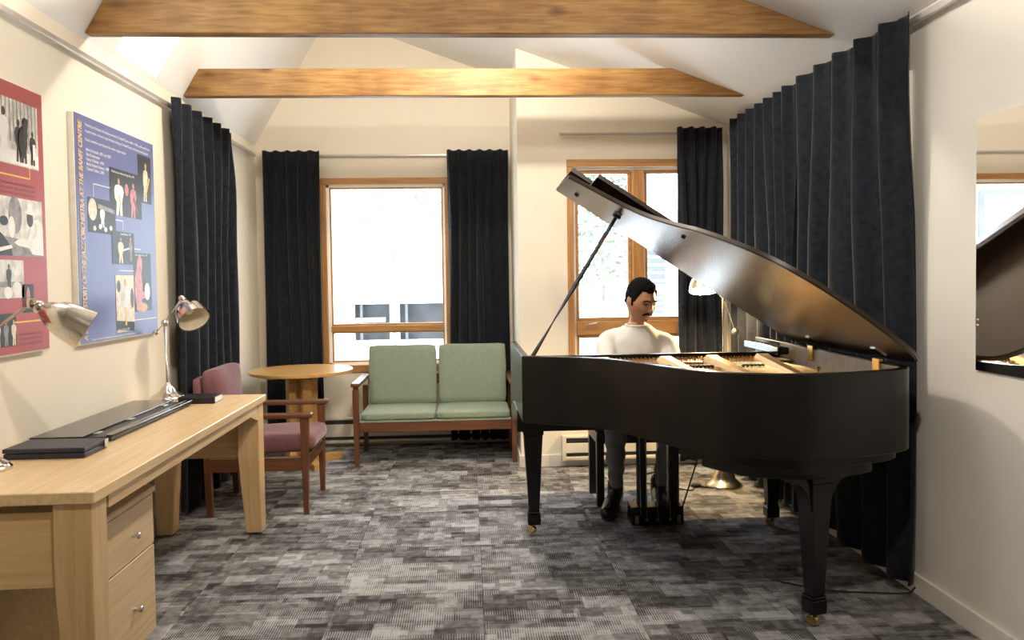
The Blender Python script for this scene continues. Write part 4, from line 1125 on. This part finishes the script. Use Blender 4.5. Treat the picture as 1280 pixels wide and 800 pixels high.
# joints (world)
SHR, SHL = Vector((.845, 4.83, .965)), Vector((1.172, 4.80, .945))      # his right / left shoulder
ELR, ELL = Vector((.775, 4.70, .76)), Vector((1.235, 4.66, .76))
WRR, WRL = Vector((.80, 4.50, .775)), Vector((1.215, 4.49, .845))
HIPR, HIPL = Vector((.93, 4.86, .568)), Vector((1.09, 4.86, .568))
KNR, KNL = Vector((.822, 4.53, .478)), Vector((1.14, 4.53, .478))
ANR, ANL = Vector((.828, 4.575, .10)), Vector((1.09, 4.63, .10))
def torso(bm, k):
    sec = [((1.01, 4.86, .50), .160, .110), ((1.01, 4.86, .57), .158, .113), ((1.01, 4.865, .66), .150, .108), ((1.01, 4.86, .78), .158, .112), ((1.01, 4.84, .89), .172, .112), ((1.01, 4.825, .965), .162, .095), ((1.008, 4.815, 1.015), .118, .078), ((1.006, 4.805, 1.045), .078, .066), ((1.006, 4.80, 1.066), .062, .060)]
    rings = []
    for c, a, d in sec:
        rings.append([bm.verts.new((c[0]+math.cos(2*math.pi*i/28)*(a+k), c[1]+math.sin(2*math.pi*i/28)*(d+k), c[2])) for i in range(28)])
    for r0, r1 in zip(rings, rings[1:]):
        for i in range(28): bm.faces.new((r0[i], r0[(i+1) % 28], r1[(i+1) % 28], r1[i]))
    bm.faces.new(rings[0][::-1]); bm.faces.new(rings[-1])
HC = Vector((1.020, 4.752, 1.190)); HYAW, HPIT = R(27), R(17)
HM = Matrix.Translation(HC) @ Matrix.Rotation(HYAW, 4, 'Z') @ Matrix.Rotation(HPIT, 4, 'X')
def head_pt(u, v):
    """u longitude (0 = face, -y), v latitude -pi/2..pi/2; local head, face towards -y"""
    cx, cy, cz = math.sin(u)*math.cos(v), -math.cos(u)*math.cos(v), math.sin(v)
    x, y, z = cx*.077, cy*.098, cz*.124
    front = max(0, -cy)
    # jaw narrows and comes forward
    if z < 0:
        k = min(1, -z/.122)
        x *= 1-.34*k**1.3; y = y*(1-.22*k) - .010*k*front
        if cy > 0: y -= .045*k*cy       # nape tucks in
    else:
        y += .006*z/.122
    g = lambda a, s: math.exp(-(a/s)**2)
    if cy < -.1:
        # flatter face
        y = max(y, -.090)
        y -= .006*g(z-.030, .012)*g(abs(x)-.026, .03)                  # brow
        y += .013*g(z-.010, .013)*g(abs(x)-.031, .015)                 # eye sockets
        nz = (z+.022)
        nose = (.022*g(nz, .017) + .012*g(nz-.026, .024))*g(x, .0115+.007*g(nz+.008, .012))
        y -= nose
        y -= .007*g(z+.052, .010)*g(x, .022)                            # lips
        y += .004*g(z+.0525, .0025)*g(x, .02)
        y -= .010*g(z+.092, .016)*g(x, .022)                            # chin
        y -= .004*g(z+.012, .018)*g(abs(x)-.045, .016)                 # cheek bones
    return Vector((x, y, z))*1.05
def head_mesh(bm, nu=72, nv=56):
    top = bm.verts.new(HM @ head_pt(0, math.pi/2)); bot = bm.verts.new(HM @ head_pt(0, -math.pi/2)); rows = []
    for j in range(1, nv):
        v = -math.pi/2+math.pi*j/nv
        rows.append([bm.verts.new(HM @ head_pt(2*math.pi*i/nu, v)) for i in range(nu)])
    for r0, r1 in zip(rows, rows[1:]):
        for i in range(nu): bm.faces.new((r0[i], r0[(i+1) % nu], r1[(i+1) % nu], r1[i]))
    for i in range(nu):
        bm.faces.new((bot, rows[0][(i+1) % nu], rows[0][i])); bm.faces.new((top, rows[-1][i], rows[-1][(i+1) % nu]))
def hand(bm, wrist, fdir, down, side):
    """palm, four curved fingers and a thumb; side = +1 thumb towards +x of the hand frame"""
    f = Vector(fdir).normalized(); dn = Vector(down); dn = (dn-f*dn.dot(f)).normalized(); s = f.cross(dn).normalized()*side
    w_ = Vector(wrist)
    for k in range(4):
        off = s*(.027-.018*k)
        limb([w_+f*.0, w_+f*.045+off*.8, w_+f*.085+off], [.019, .016, .0115], bm, 10)
        L = (.074, .082, .077, .060)[k]; b0 = w_+f*.085+off
        limb([b0, b0+f*L*.42-dn*.004, b0+f*L*.75+dn*.012, b0+f*L*.90+dn*.032], [.0098, .009, .0083, .007], bm, 9)
    b0 = w_+f*.025+s*.026
    limb([b0, b0+f*.030+s*.022+dn*.006, b0+f*.060+s*.026+dn*.018], [.014, .011, .008], bm, 9)
bm = bmesh.new()
torso(bm, -.006)
limb([(1.006, 4.825, .98), (1.008, 4.808, 1.06), (1.016, 4.79, 1.13)], [.062, .047, .046], bm)
head_mesh(bm)
for sx in (-1, 1):
    rot = (HM.to_3x3() @ Matrix.Rotation(R(14*sx), 3, 'Z'))
    ellipsoid(HM @ Vector((.074*sx, .012, .000)), (.010, .018, .032), bm, 14, 10, rot)
    ellipsoid(HM @ Vector((.076*sx, .020, .008)), (.012, .012, .022), bm, 12, 8, rot)
for a, c, e, side in ((SHR, ELR, WRR, 1), (SHL, ELL, WRL, -1)):
    limb([a, a.lerp(c, .5), c], [.050, .044, .038], bm); limb([c, c.lerp(e, .4), e], [.041, .040, .027], bm)
hand(bm, WRR, (.25, -1, -.05), (0, 0, -1), 1)
hand(bm, WRL, (-.05, -1, .25), (0, -.2, -1), -1)
for h_, k_, a_ in ((HIPR, KNR, ANR), (HIPL, KNL, ANL)):
    limb([h_, h_.lerp(k_, .5), k_], [.076, .066, .048], bm); limb([k_, k_.lerp(a_, .4), a_], [.048, .040, .028], bm)
    limb([a_, a_+Vector((-.015, -.05, -.045)), a_+Vector((-.04, -.11, -.062))], [.028, .026, .018], bm)
bm = remeshed(bm, .0042, 3)
body = part('body', bm, 'skin', person, 180)
# shirt
bm = bmesh.new(); torso(bm, .010)
for a, c, e in ((SHR, ELR, WRR), (SHL, ELL, WRL)):
    limb([Vector((1.01, 4.825, .955)), a, a.lerp(c, .5), c], [.085, .060, .060, .054], bm)
    limb([c, c.lerp(e, .45), c.lerp(e, .9)], [.054, .049, .039], bm)
bm = remeshed(bm, .008, 14)
geom = [v for v in bm.verts if v.co.z > 1.052]
bmesh.ops.delete(bm, geom=geom, context='VERTS')
for v in bm.verts:
    p = v.co; k = mnoise.noise(Vector((p.x*9, p.y*9, p.z*5)))
    v.co = p + v.normal*(.006*k + .004*math.sin(p.z*42+p.x*30)*max(0, 1-abs(p.z-.76)/.2))
shirt = part('shirt', bm, 'shirt_white', person, 180)
bm = bmesh.new()
prev = [Vector((1.0065+math.cos(2*math.pi*i/28)*.069, 4.803+math.sin(2*math.pi*i/28)*.067-.004, 1.052+.004*math.sin(2*math.pi*i/28))) for i in range(29)]
tube(prev, .0055, 8, bm, cap=False); part('collar', bm, 'shirt_white', shirt, 60)
# trousers
bm = bmesh.new()
ellipsoid((1.01, 4.87, .56), (.180, .125, .085), bm)
for h_, k_, a_ in ((HIPR, KNR, ANR), (HIPL, KNL, ANL)):
    limb([h_, h_.lerp(k_, .5), k_], [.094, .084, .068], bm)
    limb([k_, k_.lerp(a_, .4), a_.lerp(k_, .15)], [.067, .055, .040], bm)
bm = remeshed(bm, .008, 3)
for v in bm.verts:
    p = v.co; v.co = p + v.normal*(.005*mnoise.noise(Vector((p.x*14, p.y*14, p.z*11))) + .0035*math.sin(p.z*70+p.x*40)*(1 if p.z < .45 else .2))
part('trousers', bm, 'trouser_grey', person, 180)
# shoes
for a_, dx in ((ANR, -.085), (ANL, -.03)):
    bm = bmesh.new()
    limb([a_+Vector((0, .012, .05)), a_+Vector((0, .01, -.01)), a_+Vector((0, .02, -.055))], [.046, .047, .040], bm)
    limb([a_+Vector((0, .03, -.062)), a_+Vector((dx*.4, -.07, -.060)), a_+Vector((dx, -.175, -.066))], [.040, .050, .036], bm)
    limb([a_+Vector((0, -.01, -.01)), a_+Vector((dx*.5, -.09, -.040)), a_+Vector((dx, -.17, -.060))], [.044, .046, .036], bm)
    bm = remeshed(bm, .005, 4)
    for v in bm.verts: v.co.z = max(v.co.z, .012)
    sh = part('shoe', bm, 'shoe_leather', person, 180)
    poly = []
    for k in range(24):
        q = 2*math.pi*k/24; yy = math.sin(q)
        poly.append((a_.x+dx*(.5-.5*yy)+math.cos(q)*(.047+.006*(-yy)), a_.y-.068+yy*.145))
    part('sole', prism(poly, .0, .016, bev=.003, seg=1), 'matte_black', sh, 40)
    bm = bmesh.new()
    for k in range(4):
        c = a_+Vector((dx*.25*k*.5, -.045-.018*k, .012-.013*k))
        tube([c+Vector((-.02, 0, 0)), c+Vector((0, -.006, .006)), c+Vector((.02, 0, 0))], .0025, 6, bm)
    part('laces', bm, 'matte_black', sh, 60)
# hair, brows, moustache, eyes
bm = bmesh.new(); nu, nv = 96, 60; grid_ = {}
def hairline(u):
    au = abs(((u+math.pi) % (2*math.pi))-math.pi)       # 0 at face, pi at back
    if au < R(46): return .080 - .004*math.cos(au*4)
    if au < R(72): return lerp(.082, .012, (au-R(46))/R(26))
    if au < R(84): return -.012
    if au < R(104): return .030
    return lerp(.026, -.055, min(1, (au-R(104))/R(30)))
for j in range(nv+1):
    v = -math.pi/2+math.pi*j/nv
    for i in range(nu):
        u = 2*math.pi*i/nu; p = head_pt(u, v)
        if p.z >= hairline(u)-.004:
            n_ = Vector((p.x/.074**2, p.y/.096**2, p.z/.122**2)).normalized()
            edge = min(1, (p.z-hairline(u)+.004)/.02)
            thick = (.004+.014*max(0, min(1, (p.z-.02)/.08)))*edge
            q = p + n_*(thick + .0075*edge*mnoise.noise(p*52) + .0035*edge*mnoise.noise(p*120))
            grid_[(i, j)] = bm.verts.new(HM @ q)
for j in range(nv):
    for i in range(nu):
        ks = [(i, j), ((i+1) % nu, j), ((i+1) % nu, j+1), (i, j+1)]
        if all(k in grid_ for k in ks):
            try: bm.faces.new([grid_[k] for k in ks])
            except ValueError: pass
bmesh.ops.remove_doubles(bm, verts=list(bm.verts), dist=.0003)
o = part('hair', bm, 'hair_black', person, 180)
m = o.modifiers.new('thickness', 'SOLIDIFY'); m.thickness = .006; m.offset = -1
def face_y(x, z):
    best = None
    for a in range(-60, 61):
        for zz in (0,):
            u = R(a)
            # find the latitude giving z
            v = math.asin(max(-1, min(1, z/.122))); p = head_pt(u, v)
            d = abs(p.x-x)
            if best is None or d < best[0]: best = (d, p.y)
    return best[1]
def strip(pts, rad, mat, name, lift=.0005):
    bm = bmesh.new(); Q = [HM @ Vector((x, face_y(x, z)-lift, z)) for x, z in pts]
    tube(catmull(Q, 4), [rad[min(int(i/4), len(rad)-1)] for i in range(len(Q)*4-3)], 8, bm); part(name, bm, mat, person, 60)
for sx in (-1, 1):
    strip([(.012*sx, .030), (.026*sx, .036), (.040*sx, .034), (.050*sx, .026)], [.0032, .004, .0038, .0025], 'hair_black', 'eyebrow', .001)
    ec = Vector((.031*sx, face_y(.031*sx, .010)+.0085, .010))
    e = part('eye', ellipsoid(HM @ ec, (.0125, .0125, .0105), nu=16, nv=12), 'eye_white', person, 180)
    part('iris', ellipsoid(HM @ (ec+Vector((.001, -.0088, -.003))), (.0055, .0055, .0055), nu=12, nv=8), 'iris', e, 180)
    strip([(.018*sx, .013), (.031*sx, .0175), (.044*sx, .013)], [.002, .0026, .0016], 'hair_black', 'eyelashes', .0015)
    strip([(.003*sx, -.041), (.016*sx, -.0425), (.027*sx, -.050), (.030*sx, -.060)], [.0072, .0075, .0058, .0035], 'hair_black', 'moustache', .0005)
strip([(-.020, -.0535), (0, -.0525), (.020, -.0535)], [.002, .003, .002], 'lip', 'upper_lip', .0005)
strip([(-.016, -.0595), (0, -.0605), (.016, -.0595)], [.0025, .004, .0025], 'lip', 'lower_lip', .0005)
strip([(-.014, -.086), (0, -.090), (.014, -.086)], [.003, .005, .003], 'hair_black', 'goatee', -.001)

# ------------------------------------------------------------------ outside the windows
b = box(-30, 30, DL+.4, 45, -.75, -.6); struct('ground', b, 'snow', label='snow covered ground outside the windows')
t = thing('building', 'pale building with dark ground-level openings outside the picture window', 'building', (-3, 16, -.6))
W_ = 16.0
def bwall(x0, x1, z0, z1): part('wall', box(x0, x1, W_, W_+.4, z0, z1), 'siding_white', t)
bwall(-12, -2.27, -.6, 6); bwall(-2.27, .9, .88, 6); bwall(-2.27, .9, -.6, .15); bwall(-1.55, -1.38, .15, .88); bwall(.9, 1.4, -.6, 6)
for x0, x1 in ((-2.27, -1.55), (-1.38, .9)):
    part('opening', box(x0, x1, W_+.35, W_+.39, .15, .88), 'opening_grey', t)
    for k in range(1): part('post', box(x0+.12+.3*k, x0+.17+.3*k, W_+.15, W_+.2, .15, .88), 'siding_grey', t)
part('ledge', box(-2.22, -1.66, W_+.05, W_+.3, .52, .60), 'siding_white', t)
part('eave_line', box(-6, -2.1, W_-.12, W_, 2.10, 2.16), 'siding_white', t)
f_ = part('window', box(-7.7, -6.7, W_-.05, W_+.01, 1.5, 3.0), 'siding_grey', t); part('pane', box(-7.6, -6.8, W_-.06, W_-.045, 1.6, 2.9), 'siding_white', f_)
t = thing('building', 'pale sided house with grey windows outside the pianist window', 'building', (3.4, 12.5, -.6))
part('wall', box(2.45, 6, 12.3, 14, -.6, 2.2), 'siding_white', t)
part('roof', prism([(2.3, 12.1), (6.2, 12.1), (6.2, 14.2), (2.3, 14.2)], 2.2, 2.35), 'siding_white', t)
for x0, x1, z0, z1 in ((2.72, 3.02, 1.22, 1.95), (2.72, 2.99, .55, 1.06), (3.3, 3.75, .55, 1.95)):
    f_ = part('window', box(x0, x1, 12.27, 12.31, z0, z1), 'siding_grey', t)
    for k in range(6): part('slat', box(x0+.02, x1-.02, 12.26, 12.272, z0+(z1-z0)*(k+.3)/6, z0+(z1-z0)*(k+.6)/6), 'siding_white', f_)
def tree(label, x, y, z, h, spread, n, mat, seed, trunk_r=.07, bare=.35):
    rnd = random.Random(seed)
    t = thing('tree', label, 'tree', (x, y, z), group='trees outside')
    part('trunk', tube([(x, y, z), (x+.03, y, z+h*.4), (x-.02, y, z+h*.95)], [trunk_r, trunk_r*.8, trunk_r*.25], 10), 'bark', t, 60)
    bm = bmesh.new()
    for k in range(26):
        zz = z+h*rnd.uniform(bare, .95); a = rnd.uniform(0, 6.28); L = spread*rnd.uniform(.5, 1)*(1.15-(zz-z)/h*.7)
        tube([(x, y, zz), (x+math.cos(a)*L*.5, y+math.sin(a)*L*.5, zz+L*.12), (x+math.cos(a)*L, y+math.sin(a)*L, zz+L*.1)], [trunk_r*.25, trunk_r*.15, .006], 5, bm, cap=False)
    part('branches', bm, 'bark', t)
    bm = bmesh.new()
    for k in range(n):
        zz = z+h*rnd.uniform(bare-.05, 1.0); a = rnd.uniform(0, 6.28); L = spread*math.sqrt(rnd.uniform(.05, 1))*(1.2-(zz-z)/h*.75)
        c = Vector((x+math.cos(a)*L, y+math.sin(a)*L, zz)); s = rnd.uniform(.03, .07)
        u = Vector((rnd.gauss(0, 1), rnd.gauss(0, 1), rnd.gauss(0, .6))).normalized()*s; v_ = u.cross(Vector((rnd.gauss(0, 1), rnd.gauss(0, 1), rnd.gauss(0, 1)))).normalized()*s*.5
        q = [bm.verts.new(c+u), bm.verts.new(c+v_), bm.verts.new(c-u), bm.verts.new(c-v_)]; bm.faces.new(q)
    o = part('foliage', bm, mat, t); o['kind'] = 'stuff'
tree('slim pale tree standing outside the picture window', -1.25, 13.6, -.6, 6.0, 1.3, 1100, 'leaf_pale', 11, .10, .50)
tree('leafy green tree outside, left casement of the pianist window', 1.80, 10.9, -.6, 4.6, .8, 1500, 'leaf_pale', 12, .06, .45)
tree('leafy green tree outside, right casement of the pianist window', 3.35, 9.0, -.6, 4.6, 1.0, 2200, 'leaf', 13, .07, .52)
